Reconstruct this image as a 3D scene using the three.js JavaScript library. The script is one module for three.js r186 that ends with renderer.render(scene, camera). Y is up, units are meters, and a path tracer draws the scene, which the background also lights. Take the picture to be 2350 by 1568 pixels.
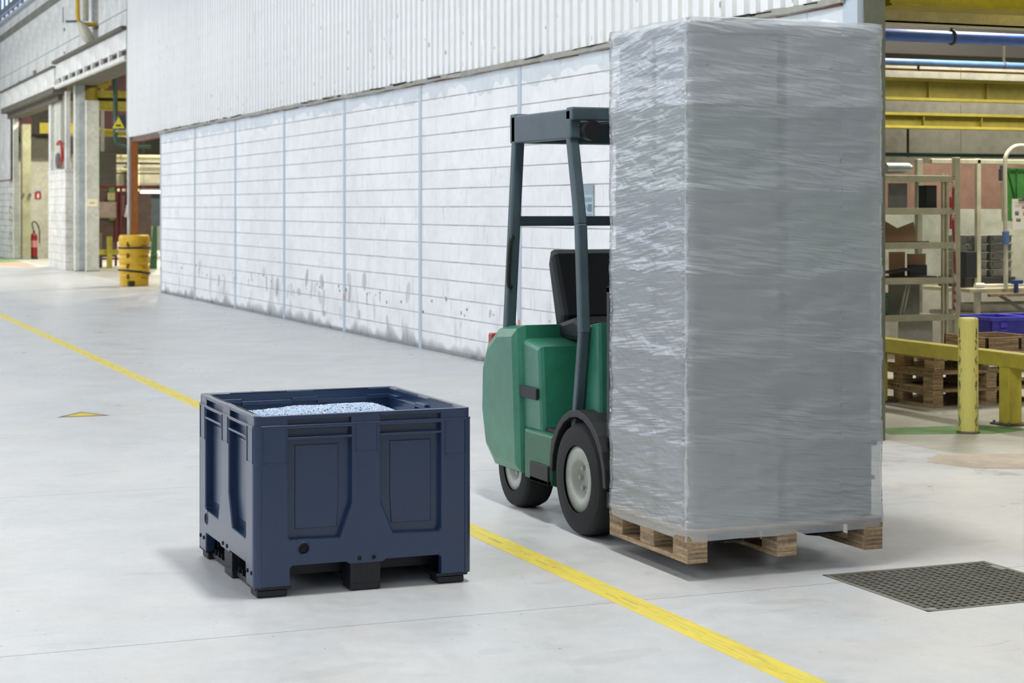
import * as THREE from 'three';
import { RoundedBoxGeometry } from 'three/addons/geometries/RoundedBoxGeometry.js';
import { mergeGeometries } from 'three/addons/utils/BufferGeometryUtils.js';
import { RectAreaLightUniformsLib } from 'three/addons/lights/RectAreaLightUniformsLib.js';
import { ImprovedNoise } from 'three/addons/math/ImprovedNoise.js';

// ---------------------------------------------------------------- camera, light, exposure
// World: y up, x to the right (towards the block wall), "a" = distance away from the camera = -z.
RectAreaLightUniformsLib.init();
const scene = new THREE.Scene();
scene.background = new THREE.Color(0xc9d6e6);
const renderer = new THREE.WebGLRenderer({ antialias: true });
renderer.toneMapping = THREE.LinearToneMapping;
renderer.toneMappingExposure = 0.9;
renderer.shadowMap.enabled = true;

// level camera with a shifted lens (architectural framing): 2350 x 1568 cut out of a taller frame
const camera = new THREE.PerspectiveCamera(2 * Math.atan(1090 / 4226) * 180 / Math.PI, 2350 / 2180, 0.1, 200);
camera.position.set(0, 1.628, 0);
camera.rotation.y = -0.3848;
camera.setViewOffset(2350, 2180, 0, 612, 2350, 1568);
camera.focus = 8.2; camera.userData.fStop = 5.6;
scene.add(camera);

// area lights of the hall: [x, y, a, width(x), length(a), intensity, colour]; every one sits just under its lamp's face
const LAMP_ROWS = [   // x, height, colour, [a, intensity] ...
  { x: 3.2, y: 6.5, c: 0xfffefa, as: [[-4.2, 26], [1.4, 31], [7, 98], [12.6, 26], [18.2, 20], [23.8, 16], [29.4, 15], [35, 13], [40.6, 24], [46.2, 42], [51.8, 44], [57.4, 40]] },
  { x: -3.6, y: 8.5, c: 0xfffaf0, as: [[-4.2, 20], [1.4, 24], [7, 30], [12.6, 44], [18.2, 46], [23.8, 34], [29.4, 30], [35, 34], [40.6, 66], [46.2, 110], [51.8, 115], [57.4, 105]] },
];
const WINDOW_LIGHT = 4.6;
const ANNEX_LAMPS = [[11.2, 4.7, 14.7, 110], [14.6, 4.7, 14.7, 90], [9.6, 4.7, 9.2, 26], [12.9, 4.2, 17.1, 46, 2.4, 0.3], [10.5, 6.3, 41, 240], [12.5, 6.3, 53, 320], [9, 5.6, 57.6, 170], [14.5, 6.3, 65, 330], [14.5, 6.3, 69.5, 330]];  // all unseen; the back-wall and recess lamps are added only to brighten those walls
const LAMP_W = 0.6, LAMP_L = 1.4;

// ---------------------------------------------------------------- helpers
let seed = 20240517;
const rnd = () => { seed = (seed + 0x6D2B79F5) | 0; let t = Math.imul(seed ^ (seed >>> 15), 1 | seed); t = (t + Math.imul(t ^ (t >>> 7), 61 | t)) ^ t; return ((t ^ (t >>> 14)) >>> 0) / 4294967296; };
const rr = (a, b) => a + (b - a) * rnd();
const noise = new ImprovedNoise();
const fbm = (x, y, z = 0, o = 4) => { let s = 0, k = 1, f = 1, n = 0; for (let i = 0; i < o; i++) { s += k * noise.noise(x * f, y * f, z + i * 7.3); n += k; k *= 0.5; f *= 2; } return s / n; };
const V = (x, y, a) => new THREE.Vector3(x, y, -a);

function mat(color, roughness = 0.6, extra = {}) {
  const phys = ['clearcoat', 'transmission', 'sheen', 'specularIntensity', 'ior'].some(k => k in extra);
  return new (phys ? THREE.MeshPhysicalMaterial : THREE.MeshStandardMaterial)({ color, roughness, metalness: 0, ...extra });
}
// uv in metres, projected along each triangle's dominant axis
function fin(g) {
  let q = g.index ? g.toNonIndexed() : g;
  for (const k of Object.keys(q.attributes)) if (!['position', 'normal'].includes(k)) q.deleteAttribute(k);
  if (!q.attributes.normal) q.computeVertexNormals();
  const p = q.attributes.position, uv = new Float32Array(p.count * 2);
  const A = new THREE.Vector3(), Bv = new THREE.Vector3(), C = new THREE.Vector3(), n = new THREE.Vector3();
  for (let i = 0; i < p.count; i += 3) {
    A.fromBufferAttribute(p, i); Bv.fromBufferAttribute(p, i + 1); C.fromBufferAttribute(p, i + 2);
    n.copy(Bv).sub(A).cross(C.clone().sub(A));
    const ax = Math.abs(n.x), ay = Math.abs(n.y), az = Math.abs(n.z);
    [A, Bv, C].forEach((v, k) => {
      const j = (i + k) * 2;
      if (ax >= ay && ax >= az) { uv[j] = -v.z; uv[j + 1] = v.y; } else if (ay >= az) { uv[j] = v.x; uv[j + 1] = -v.z; } else { uv[j] = v.x; uv[j + 1] = v.y; }
    });
  }
  q.setAttribute('uv', new THREE.BufferAttribute(uv, 2));
  return q;
}
const B = (x0, x1, y0, y1, a0, a1, r = 0) => {
  const w = x1 - x0, h = y1 - y0, d = a1 - a0;
  const g = r > 0 ? new RoundedBoxGeometry(w, h, d, 1, Math.min(r, w / 2.01, h / 2.01, d / 2.01)) : new THREE.BoxGeometry(w, h, d);
  return g.translate((x0 + x1) / 2, (y0 + y1) / 2, -(a0 + a1) / 2);
};
// box centred at (x, y, a) with its own tilt
const BR = (w, h, d, x, y, a, rx = 0, ry = 0, rz = 0, r = 0) => {
  const g = r > 0 ? new RoundedBoxGeometry(w, h, d, 1, Math.min(r, w / 2.01, h / 2.01, d / 2.01)) : new THREE.BoxGeometry(w, h, d);
  return g.applyMatrix4(new THREE.Matrix4().makeRotationFromEuler(new THREE.Euler(rx, ry, rz))).translate(x, y, -a);
};
const C = (r, p, q, seg = 20, r2 = r) => {                     // cylinder between two points
  const d = q.clone().sub(p), g = new THREE.CylinderGeometry(r2, r, d.length(), seg);
  g.applyQuaternion(new THREE.Quaternion().setFromUnitVectors(new THREE.Vector3(0, 1, 0), d.clone().normalize()));
  const m = p.clone().add(q).multiplyScalar(0.5);
  return g.translate(m.x, m.y, m.z);
};
const T = (pts, r, seg = 40, rs = 10, tension = 0.5) => new THREE.TubeGeometry(new THREE.CatmullRomCurve3(pts, false, 'catmullrom', tension), seg, r, rs, false);
const L = (prof, x, y, a, seg = 32) => new THREE.LatheGeometry(prof.map(p => new THREE.Vector2(p[0], p[1])), seg).translate(x, y, -a);
// prism of a 2-D outline; plane 'xy' -> extruded along a, 'ay' -> along x, 'xa' -> along y
function X(outline, depth, plane, at = 0, bevel = 0, holes = []) {
  const s = outline instanceof THREE.Shape ? outline : new THREE.Shape(outline.map(p => new THREE.Vector2(p[0], p[1])));
  for (const h of holes) s.holes.push(h instanceof THREE.Path ? h : new THREE.Path(h.map(p => new THREE.Vector2(p[0], p[1]))));
  const g = new THREE.ExtrudeGeometry(s, { depth: depth - 2 * bevel, bevelEnabled: bevel > 0, bevelSize: bevel, bevelThickness: bevel, bevelSegments: 2, bevelOffset: -bevel, curveSegments: 10 });
  g.translate(0, 0, bevel);
  if (plane === 'xy') g.translate(0, 0, -at - depth);
  if (plane === 'xa') g.rotateX(-Math.PI / 2).translate(0, at, 0);
  if (plane === 'ay') g.rotateY(Math.PI / 2).translate(at, 0, 0);   // shape x -> -z = a
  return g;
}
function rrect(x0, x1, y0, y1, r, Cls = THREE.Shape) {
  const s = new Cls();
  s.moveTo(x0 + r, y0); s.lineTo(x1 - r, y0); s.absarc(x1 - r, y0 + r, r, -Math.PI / 2, 0); s.lineTo(x1, y1 - r); s.absarc(x1 - r, y1 - r, r, 0, Math.PI / 2);
  s.lineTo(x0 + r, y1); s.absarc(x0 + r, y1 - r, r, Math.PI / 2, Math.PI); s.lineTo(x0, y0 + r); s.absarc(x0 + r, y0 + r, r, Math.PI, 1.5 * Math.PI);
  return s;
}
const used = {};
const numbered = n => { const k = used[n] = (used[n] ?? -1) + 1; return k ? `${n}_${String(k).padStart(3, '0')}` : n; };
// one mesh; geometry is given in world coordinates and moved into the parent's frame
function M(name, geos, material, parent = scene, data) {
  const g = (Array.isArray(geos) ? geos : [geos]).map(fin);
  const geo = g.length > 1 ? mergeGeometries(g) : g[0];
  if (parent !== scene) { parent.updateWorldMatrix(true, false); geo.applyMatrix4(parent.matrixWorld.clone().invert()); }
  const m = new THREE.Mesh(geo, material);
  m.name = parent === scene ? numbered(name) : name; m.castShadow = m.receiveShadow = true;
  if (data) Object.assign(m.userData, data);
  parent.add(m);
  return m;
}
const MS = (name, geos, material, parent, data) => geos.map(g => M(name, g, material, parent, data));
function thing(name, label, category, [x, y, a] = [0, 0, 0], group, turn = 0) {
  const o = new THREE.Group(); o.name = numbered(name); o.position.set(x, y, -a); o.rotation.y = turn; scene.add(o);
  o.userData = { label, category }; if (group) o.userData.group = group;
  return o;
}
function single(name, label, category, geos, material, group) { const m = M(name, geos, material); m.userData = { label, category }; if (group) m.userData.group = group; return m; }
function structure(name) { const o = new THREE.Group(); o.name = name; used[name] = 0; o.userData = { kind: 'structure' }; scene.add(o); return o; }
function struct(name, geos, m) { const o = M(name, geos, m); o.userData.kind = 'structure'; return o; }
function copy(root, label, [x, y, a], turn = 0, group) {
  const r = root.clone(); r.name = numbered(root.name.replace(/_\d{3}$/, '')); r.position.set(x, y, -a); r.rotation.y = turn; scene.add(r);
  r.userData = { ...root.userData, label }; if (group) r.userData.group = group;
  return r;
}

// ---------------------------------------------------------------- textures
function tex(canvas, rep = [1, 1], off = [0, 0], srgb = true) {
  const t = new THREE.CanvasTexture(canvas); t.wrapS = t.wrapT = THREE.RepeatWrapping; t.repeat.set(...rep); t.offset.set(...off);
  if (srgb) t.colorSpace = THREE.SRGBColorSpace; t.magFilter = THREE.LinearFilter; return t;
}
function dataTex(w, h, fn, rep, srgb) {
  const d = new Uint8Array(w * h * 4);
  for (let j = 0; j < h; j++) for (let i = 0; i < w; i++) { const c = fn(i / w, j / h); d.set([c[0], c[1], c[2], 255], (j * w + i) * 4); }
  const t = new THREE.DataTexture(d, w, h); t.wrapS = t.wrapT = THREE.RepeatWrapping; t.repeat.set(...rep); t.magFilter = THREE.LinearFilter; t.minFilter = THREE.LinearMipmapLinearFilter; t.generateMipmaps = true;
  if (srgb) t.colorSpace = THREE.SRGBColorSpace; t.needsUpdate = true; return t;
}
// value noise on a lattice that wraps, cheap and tileable
function lattice(n, m = n) { const v = new Float32Array(n * m).map(() => rnd()); return (u, w) => { const x = u * n, y = w * m, i = Math.floor(x), j = Math.floor(y); let fx = x - i, fy = y - j; fx = fx * fx * (3 - 2 * fx); fy = fy * fy * (3 - 2 * fy); const g = (a, b) => v[((b % m + m) % m) * n + ((a % n + n) % n)]; return (g(i, j) * (1 - fx) + g(i + 1, j) * fx) * (1 - fy) + (g(i, j + 1) * (1 - fx) + g(i + 1, j + 1) * fx) * fy; }; }
const clamp = v => Math.max(0, Math.min(255, v));

// painted concrete floor: pale grey, faint blotches, fine grit, a few scratches and specks
const floorCanvas = (() => {
  const S = 2048, c = document.createElement('canvas'); c.width = c.height = S; const x = c.getContext('2d');
  const n1 = lattice(5), n2 = lattice(17), n3 = lattice(70), n4 = lattice(400);
  const im = x.createImageData(S, S);
  for (let j = 0; j < S; j++) for (let i = 0; i < S; i++) {
    const u = i / S, w = j / S, v = (n1(u, w) - 0.5) * 9 + (n2(u, w) - 0.5) * 7 + (n3(u, w) - 0.5) * 4 + (n4(u, w) - 0.5) * 5, wv = (n2(w, u) - 0.5) * 4, k = (j * S + i) * 4;
    im.data[k] = clamp(204 + v + wv); im.data[k + 1] = clamp(205 + v); im.data[k + 2] = clamp(205 + v - wv); im.data[k + 3] = 255;
  }
  x.putImageData(im, 0, 0);
  for (let k = 0; k < 150; k++) { x.fillStyle = `rgba(60,60,58,${rr(0.15, 0.6)})`; x.beginPath(); x.ellipse(rr(0, S), rr(0, S), rr(0.6, 2.6), rr(0.6, 2), rr(0, 3), 0, 7); x.fill(); }
  for (let k = 0; k < 60; k++) { x.strokeStyle = `rgba(120,118,112,${rr(0.06, 0.22)})`; x.lineWidth = rr(0.8, 4); const px = rr(0, S), py = rr(0, S), a = rr(-0.5, 0.5); x.beginPath(); x.moveTo(px, py); x.quadraticCurveTo(px + 40, py + 40 * a, px + rr(30, 120), py + rr(-30, 30)); x.stroke(); }
  for (let k = 0; k < 22; k++) { x.fillStyle = `rgba(110,105,95,${rr(0.03, 0.08)})`; x.beginPath(); x.ellipse(rr(0, S), rr(0, S), rr(20, 90), rr(8, 26), rr(-0.4, 0.4), 0, 7); x.fill(); }
  return c;
})();
const floorRough = dataTex(256, 256, (() => { const a = lattice(9), b = lattice(60); return (u, v) => { const k = clamp(120 + (a(u, v) - 0.5) * 60 + (b(u, v) - 0.5) * 40); return [k, k, k]; }; })(), [1 / 3, 1 / 3], false);
const floorMat = mat(0xffffff, 0.8, { map: tex(floorCanvas, [1 / 5.2, 1 / 5.2]), roughnessMap: floorRough });
const annexFloorMat = mat(0xece9dd, 0.8, { map: floorMat.map, roughnessMap: floorRough });

// block wall paint: one picture of the whole length (a 11..36, y 0..3.1): off-white, cooler unpainted band on top, scuffs and black dirt along the foot
const wallCanvas = (() => {
  const W = 2048, H = 512, c = document.createElement('canvas'); c.width = W; c.height = H; const x = c.getContext('2d');
  const n0 = lattice(25, 4), n1 = lattice(120, 14), n2 = lattice(400, 60), n3 = lattice(160, 1), n4 = lattice(300, 8), im = x.createImageData(W, H);
  for (let j = 0; j < H; j++) for (let i = 0; i < W; i++) {
    const u = i / W, y = 3.1 * (1 - j / H), k = (j * W + i) * 4;
    let r = 243, g = 244, b = 243, v = (n0(u, j / H) - 0.5) * 9 + (n1(u, j / H) - 0.5) * 9 + (n2(u, j / H) - 0.5) * 6;
    const edge = 2.80 + 0.16 * n3(u, 0) + 0.05 * n1(u, 0.2);
    if (y > edge) { r -= 22; g -= 17; b -= 13; }
    // scuffs, thicker and blotchy towards the foot
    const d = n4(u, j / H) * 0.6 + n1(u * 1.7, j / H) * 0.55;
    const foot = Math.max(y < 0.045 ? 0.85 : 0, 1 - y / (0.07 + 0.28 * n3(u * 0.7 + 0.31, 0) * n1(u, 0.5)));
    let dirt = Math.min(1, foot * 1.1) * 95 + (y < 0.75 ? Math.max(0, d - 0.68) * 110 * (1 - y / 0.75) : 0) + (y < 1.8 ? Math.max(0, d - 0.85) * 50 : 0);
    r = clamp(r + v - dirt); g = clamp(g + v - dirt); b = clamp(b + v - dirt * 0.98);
    im.data[k] = r; im.data[k + 1] = g; im.data[k + 2] = b; im.data[k + 3] = 255;
  }
  x.putImageData(im, 0, 0);
  const px = a => (a - 11) / 25 * W, py = y => (1 - y / 3.1) * H;
  for (let k = 0; k < 60; k++) { const a = rr(11.2, 35), y = rr(0.42, 0.62); x.fillStyle = `rgba(30,30,28,${rr(0.4, 0.9)})`; x.beginPath(); x.ellipse(px(a), py(y), rr(0.8, 2.2), rr(1.5, 4), 0, 0, 7); x.fill(); if (rnd() < 0.2) x.fillRect(px(a), py(y), 1, rr(8, 24)); }
  for (let k = 0; k < 40; k++) { x.fillStyle = `rgba(90,92,92,${rr(0.1, 0.35)})`; x.beginPath(); x.ellipse(px(rr(11, 35)), py(rr(0.15, 0.7)), rr(2, 9), rr(6, 26), rr(-0.2, 0.2), 0, 7); x.fill(); }
  for (let k = 0; k < 18; k++) { x.fillStyle = `rgba(196,180,120,${rr(0.12, 0.3)})`; x.beginPath(); x.ellipse(px(rr(11, 35)), py(rr(0.2, 1.1)), rr(2, 6), rr(4, 12), 0, 0, 7); x.fill(); }
  for (let k = 0; k < 70; k++) { x.strokeStyle = `rgba(70,72,70,${rr(0.08, 0.3)})`; x.lineWidth = rr(0.6, 1.3); const a = px(rr(11, 35)), y = py(rr(0.4, 3.05)); x.beginPath(); x.moveTo(a, y); x.lineTo(a + rr(-2, 2), y + rr(6, 30)); x.stroke(); }
  return c;
})();
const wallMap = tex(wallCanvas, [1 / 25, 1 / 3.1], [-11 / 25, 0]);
const plasterBump = dataTex(256, 256, (() => { const a = lattice(40), b = lattice(120); return (u, v) => { const k = clamp(128 + (a(u, v) - 0.5) * 120 + (b(u, v) - 0.5) * 120); return [k, k, k]; }; })(), [1 / 0.7, 1 / 0.7], false);
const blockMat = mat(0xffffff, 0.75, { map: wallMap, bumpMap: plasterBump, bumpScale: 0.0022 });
const jointMat = mat(0xc6cac9, 0.95, {});
const stripMat = mat(0xbfc9d2, 0.5, {});

// corrugated cladding: white paint with small rust runs and specks
const cladCanvas = (() => {
  const W = 2048, H = 1024, c = document.createElement('canvas'); c.width = W; c.height = H; const x = c.getContext('2d');
  const n0 = lattice(14, 3), n1 = lattice(160, 6), n2 = lattice(500, 90), im = x.createImageData(W, H);
  for (let j = 0; j < H; j++) for (let i = 0; i < W; i++) { const u = i / W, v = j / H, k = (j * W + i) * 4, d = (n0(u, v) - 0.5) * 8 + (n1(u, v) - 0.5) * 10 + (n2(u, v) - 0.5) * 5; im.data[k] = clamp(242 + d); im.data[k + 1] = clamp(243 + d); im.data[k + 2] = clamp(240 + d); im.data[k + 3] = 255; }
  x.putImageData(im, 0, 0);
  for (let k = 0; k < 420; k++) { x.fillStyle = `rgba(${rr(60, 110) | 0},${rr(58, 90) | 0},${rr(50, 70) | 0},${rr(0.15, 0.65)})`; const y = H - Math.pow(rnd(), 1.6) * H; x.beginPath(); x.ellipse(rr(0, W), y, rr(0.5, 1.6), rr(1, 5), 0, 0, 7); x.fill(); }
  for (let k = 0; k < 160; k++) { x.fillStyle = `rgba(90,88,76,${rr(0.08, 0.3)})`; x.fillRect(rr(0, W), H - rr(0, 260), rr(0.8, 2), rr(10, 70)); }
  return c;
})();
const cladMat = mat(0xffffff, 0.5, { map: tex(cladCanvas, [1 / 28, 1 / 6.4], [-11 / 28, -3.06 / 6.4]) });
const grime = dataTex(256, 256, (() => { const a = lattice(6), b = lattice(26), d = lattice(90); return (u, v) => { const k = clamp(232 + (a(u, v) - 0.5) * 26 + (b(u, v) - 0.5) * 22 + (d(u, v) - 0.5) * 14); return [k, k, k - 2]; }; })(), [1 / 2, 1 / 2], true);
const pm = (color, rough = 0.55, extra = {}) => mat(color, rough, { map: grime, ...extra });      // painted / worn surface
const woodTex = dataTex(256, 64, (() => { const a = lattice(4, 40), b = lattice(10, 64), d = lattice(60, 60); return (u, v) => { const k = 0.75 + (a(u, v) - 0.5) * 0.35 + (b(u, v) - 0.5) * 0.2 + (d(u, v) - 0.5) * 0.15; return [clamp(205 * k), clamp(176 * k), clamp(138 * k)]; }; })(), [1 / 0.9, 1 / 0.35], true);
const woodMat = mat(0xffffff, 0.85, { map: woodTex });
const chipTex = (base, chip, rep) => { // paint with chips knocked off
  const c = document.createElement('canvas'); c.width = 256; c.height = 512; const x = c.getContext('2d'); x.fillStyle = base; x.fillRect(0, 0, 256, 512);
  for (let k = 0; k < 500; k++) { x.fillStyle = `rgba(120,110,30,${rr(0.03, 0.12)})`; x.fillRect(rr(0, 256), rr(0, 512), rr(1, 3), rr(6, 40)); }
  for (let k = 0; k < 46; k++) { x.fillStyle = chip; const cx = 128 + rr(-1, 1) * rr(0, 34), cy = rr(60, 505); for (let q = 0; q < 5; q++) { x.beginPath(); x.ellipse(cx + rr(-6, 6), cy + rr(-9, 9), rr(1, 5), rr(1, 8), 0, 0, 7); x.fill(); } }
  return tex(c, rep);
};

// ================================================================ SETTING
const XW = 7.065, A0 = 11.148, BAY = 3.043, NB = 8, WALL_H = 3.08, XE = 7.3;
// ---- floor: concrete slabs with sawn joints, a pit for the grating
{
  const floor = structure('floor');
  M('screed', B(-12, 22.2, -0.5, -0.13, -10, 84), mat(0x54544f, 0.95), floor);
  const JA = [-10, -0.9, 2.98, 6.885, 10.665, 14.6, 18.5, 22.4, 26.3, 30.2, 34.1, 38, 42, 46, 50, 54, 58, 64.2], G = 0.0025;
  const gx0 = 4.34, gx1 = 5.21, ga0 = 6.25, ga1 = 7.06;
  for (let i = 0; i + 1 < JA.length; i++) {
    const a0 = JA[i] + G, a1 = JA[i + 1] - G;
    let o = [[-12, a0], [7.3, a0], [7.3, a1], [-12, a1]];
    if (i === 2) o = [[-12, a0], [7.3, a0], [7.3, a1], [gx1, a1], [gx1, ga0], [gx0, ga0], [gx0, a1], [-12, a1]];
    if (i === 3) o = [[-12, a0], [gx0, a0], [gx0, ga1], [gx1, ga1], [gx1, a0], [7.3, a0], [7.3, a1], [-12, a1]];
    M('slab', X(o, 0.13, 'xa', -0.13), floorMat, floor);
  }
  for (const [x0, x1, a0, a1] of [[7.305, 22.2, -10, 10.66], [7.305, 22.2, 10.665, 17.5], [7.305, 22.2, 17.505, 30], [7.305, 22.2, 30.005, 46], [7.305, 22.2, 46.005, 64.2], [7.305, 22.2, 64.205, 84]]) M('slab', X([[x0, a0], [x1, a0], [x1, a1], [x0, a1]], 0.13, 'xa', -0.13), annexFloorMat, floor);
  // painted marks, 1 mm of paint
  const yl = mat(0xffffff, 0.5, { map: (() => { const c = document.createElement('canvas'); c.width = 64; c.height = 2048; const x = c.getContext('2d'); x.fillStyle = '#ead75c'; x.fillRect(0, 0, 64, 2048); for (let k = 0; k < 900; k++) { x.fillStyle = `rgba(${rr(170, 240) | 0},${rr(160, 220) | 0},${rr(60, 110) | 0},${rr(0.05, 0.2)})`; x.fillRect(rr(0, 64), rr(0, 2048), rr(1, 14), rr(4, 60)); } for (let k = 0; k < 80; k++) { x.fillStyle = `rgba(95,90,70,${rr(0.2, 0.7)})`; x.fillRect(30 + rr(-10, 12), rr(0, 2048), rr(0.8, 2.4), rr(4, 36)); } return tex(c, [1 / 0.14, 1 / 9], [-3.24 / 0.14, 0]); })() });
  struct('trim_1', B(3.245, 3.375, 0.0002, 0.0012, -6, 64), yl).userData.label = 'long yellow line painted on the floor';
  const tri = thing('floor_marker', 'small flat yellow triangle marker stuck on the floor near the yellow line', 'floor marker', [2.3, 0, 14.68]);
  M('border', X([[2.10, 14.60], [2.50, 14.585], [2.33, 14.92]], 0.0015, 'xa', 0.0002), mat(0x4b4a40, 0.7), tri);
  M('triangle', X([[2.15, 14.618], [2.455, 14.606], [2.325, 14.865]], 0.001, 'xa', 0.0017), pm(0xe6cb3e, 0.6), tri);
  const gm = (o, c, l) => { const m = M('floor_paint', X(o, 0.001, 'xa', 0.0003), pm(c, 0.7)); m.userData = { kind: 'structure', label: l }; };
  gm([[7.5, 11.25], [7.55, 11.6], [8.45, 11.5], [8.62, 11.12], [8.2, 11.0]], 0x6f9c58, 'green painted floor patch behind the yellow bollard');
  gm([[6.2, 57], [7.25, 57], [7.25, 63.5], [6.0, 63.5]], 0x8fae78, 'green floor strip beside the far doorway');
  gm([[5.6, 53.5], [7.0, 52.6], [7.2, 56.4], [5.7, 60]], 0xd2b49a, 'rust coloured floor patch by the far doorway');
  gm([[7.0, 9.6], [7.5, 9.3], [8.1, 9.6], [7.9, 9.95], [7.2, 10.25], [6.9, 9.95]], 0xd2c4b4, 'rust brown worn patch on the floor by the opening');
}
// ---- steel grating over the pit
{
  const g = thing('floor_grating', 'square steel mesh grating set flush in the floor beside the forklift load', 'grating', [4.775, 0, 6.655]);
  const st = mat(0x9b988c, 0.6, { metalness: 0.2, map: grime }), x0 = 4.345, x1 = 5.205, a0 = 6.255, a1 = 7.055;
  M('frame', [B(x0, x1, -0.04, 0.001, a0, a0 + 0.02), B(x0, x1, -0.04, 0.001, a1 - 0.02, a1), B(x0, x0 + 0.02, -0.04, 0.001, a0, a1), B(x1 - 0.02, x1, -0.04, 0.001, a0, a1)], st, g);
  const b1 = [], b2 = []; for (let x = x0 + 0.055; x < x1 - 0.03; x += 0.042) b1.push(B(x - 0.003, x + 0.003, -0.035, 0, a0 + 0.02, a1 - 0.02));
  for (let a = a0 + 0.055; a < a1 - 0.03; a += 0.042) b2.push(B(x0 + 0.02, x1 - 0.02, -0.02, 0, a - 0.003, a + 0.003));
  M('bearing_bars', b1, st, g, { kind: 'stuff' }); M('cross_bars', b2, st, g, { kind: 'stuff' });
  MS('corner_plate', [B(x0 + 0.02, x0 + 0.06, -0.005, 0.0015, a0 + 0.02, a0 + 0.05), B(x1 - 0.05, x1 - 0.02, -0.005, 0.0015, a1 - 0.2, a1 - 0.1)], pm(0xa9a79e, 0.6), g);
}
// ---- block wall on the right
{
  const w = structure('wall_right');
  M('core', B(XW + 0.012, XW + 0.19, 0, WALL_H, A0, A0 + NB * BAY), jointMat, w); M('near_wall', B(XW, XW + 0.19, 0, WALL_H, -10, 2.6), jointMat, w);
  const rest = [], one = []; const rows = 15, rh = WALL_H / rows, cols = 6;
  for (let b = 0; b < NB; b++) {
    const s = A0 + b * BAY + 0.05, e = A0 + (b + 1) * BAY - 0.05, cw = (e - s) / cols;
    for (let r = 0; r < rows; r++) {
      let cuts = [s]; for (let k = r % 2 ? 0.5 : 1; k < cols; k++) cuts.push(s + k * cw); cuts.push(e);
      for (let k = 0; k + 1 < cuts.length; k++) {
        const g = B(XW - 0.004 + rr(-0.0015, 0.0015), XW + 0.05, r * rh + 0.0035 + rr(0, 0.0015), (r + 1) * rh - 0.0035, cuts[k] + 0.002, cuts[k + 1] - 0.002, 0.005);
        // the bays hidden behind the forklift come last in the ranking
        const hid = b < 1 || (b === 1 && (cuts[k] < A0 + BAY + 1.6)); one.push([hid ? 100 + b : b, g]);
      }
    }
  }
  one.sort((p, q) => p[0] - q[0]);
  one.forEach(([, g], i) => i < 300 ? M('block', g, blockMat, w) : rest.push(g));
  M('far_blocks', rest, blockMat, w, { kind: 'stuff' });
  for (let b = 0; b <= NB; b++) { const a = A0 + b * BAY; const p = M('joint_strip', [B(XW - 0.012, XW + 0.03, 0, WALL_H, a - 0.04, a + 0.04, 0.003), B(XW - 0.009, XW + 0.02, 0, WALL_H, a - 0.052, a - 0.04)], stripMat, w); p.userData.label = 'pale blue grey steel joint strip'; }
  const rm = mat(0xd8705a, 0.7); for (const a of [A0 + BAY * 2, A0 + BAY * 4, A0 + BAY * 8]) M('red_paint_mark', B(XW - 0.0135, XW - 0.011, 0.42, 0.5, a - 0.03, a + 0.01), rm, w);
  M('end_post', B(XW - 0.02, XW + 0.035, 0, 9.2, A0 - 0.16, A0 - 0.005, 0.004), stripMat, w); M('end_plate', B(XW + 0.036, XW + 0.2, 0, 9.2, A0 - 0.175, A0 - 0.161), pm(0x777a68, 0.6), w);
}
// ---- corrugated cladding above it, its ragged foot
{
  const w = structure('wall_right_upper'); const P = 0.185, N = 6, SW = P * N, y0 = 3.115, y1 = 9.2, aEnd = 38.79;
  M('backing', B(XW + 0.03, XW + 0.19, WALL_H, 9.3, A0 - 0.16, aEnd - 0.03), mat(0x8b8d88, 0.9), w);
  let a = A0 - 0.16, i = 0;
  while (a < aEnd - 0.05) {
    const n = Math.min(N, Math.max(1, Math.round((aEnd - a) / P))), o = [];
    for (let k = 0; k < n; k++) { const s = a + k * P; o.push([s, 0.05], [s + 0.048, 0.05], [s + 0.062, 0], [s + 0.171, 0], [s + P, 0.05]); }
    const front = o.map(q => [XW - 0.055 + q[1], q[0]]);
    const sh = [...front, [XW + 0.03, a + n * P], [XW + 0.03, a]];
    const lift = rr(-0.006, 0.006);
    M('cladding_sheet', X(sh, y1 - y0 - lift, 'xa', y0 + lift), cladMat, w);
    a += n * P + 0.0015; i++;
  }
  // flashing: a crumbling pale ledge with dark gaps and a rust line under the sheets
  const led = new THREE.BoxGeometry(0.075, 0.05, aEnd - A0 - 3.3, 3, 2, 260); const p = led.attributes.position;
  for (let k = 0; k < p.count; k++) { const z = p.getZ(k); p.setX(k, p.getX(k) + 0.012 * noise.noise(z * 2.2, p.getY(k) * 30, 1)); p.setY(k, p.getY(k) + 0.022 * noise.noise(z * 1.1, 3.1, p.getX(k) * 8) + 0.008 * noise.noise(z * 6, 9, 2)); }
  led.computeVertexNormals();
  M('flashing', led.translate(XW - 0.02, 3.093, -((A0 + aEnd - 3.3) / 2)), pm(0xb5b4aa, 0.85), w);
  const gaps = []; for (let k = 0; k < 60; k++) { const q = rr(A0, 35); gaps.push(BR(0.02, rr(0.006, 0.02), rr(0.08, 0.5), XW - 0.052, 3.112 + rr(-0.008, 0.004), q, rr(-0.04, 0.04))); }
  M('dark_gap', gaps, mat(0x2c2a25, 0.95), w, { kind: 'stuff' });
  const rust = []; for (let k = 0; k < 22; k++) { const q = A0 + k * 1.1; rust.push(BR(0.02, 0.012, rr(0.5, 1.05), XW - 0.015, 3.068 + rr(-0.003, 0.003), q + 0.5)); }
  M('rusty_edge', rust, mat(0x8a5a3c, 0.9), w, { kind: 'stuff' });
  M('end_trim', B(XW - 0.06, XW + 0.2, 3.1, 9.2, aEnd - 0.02, aEnd + 0.06), pm(0xc8ccc8, 0.6), w);
}
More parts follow.
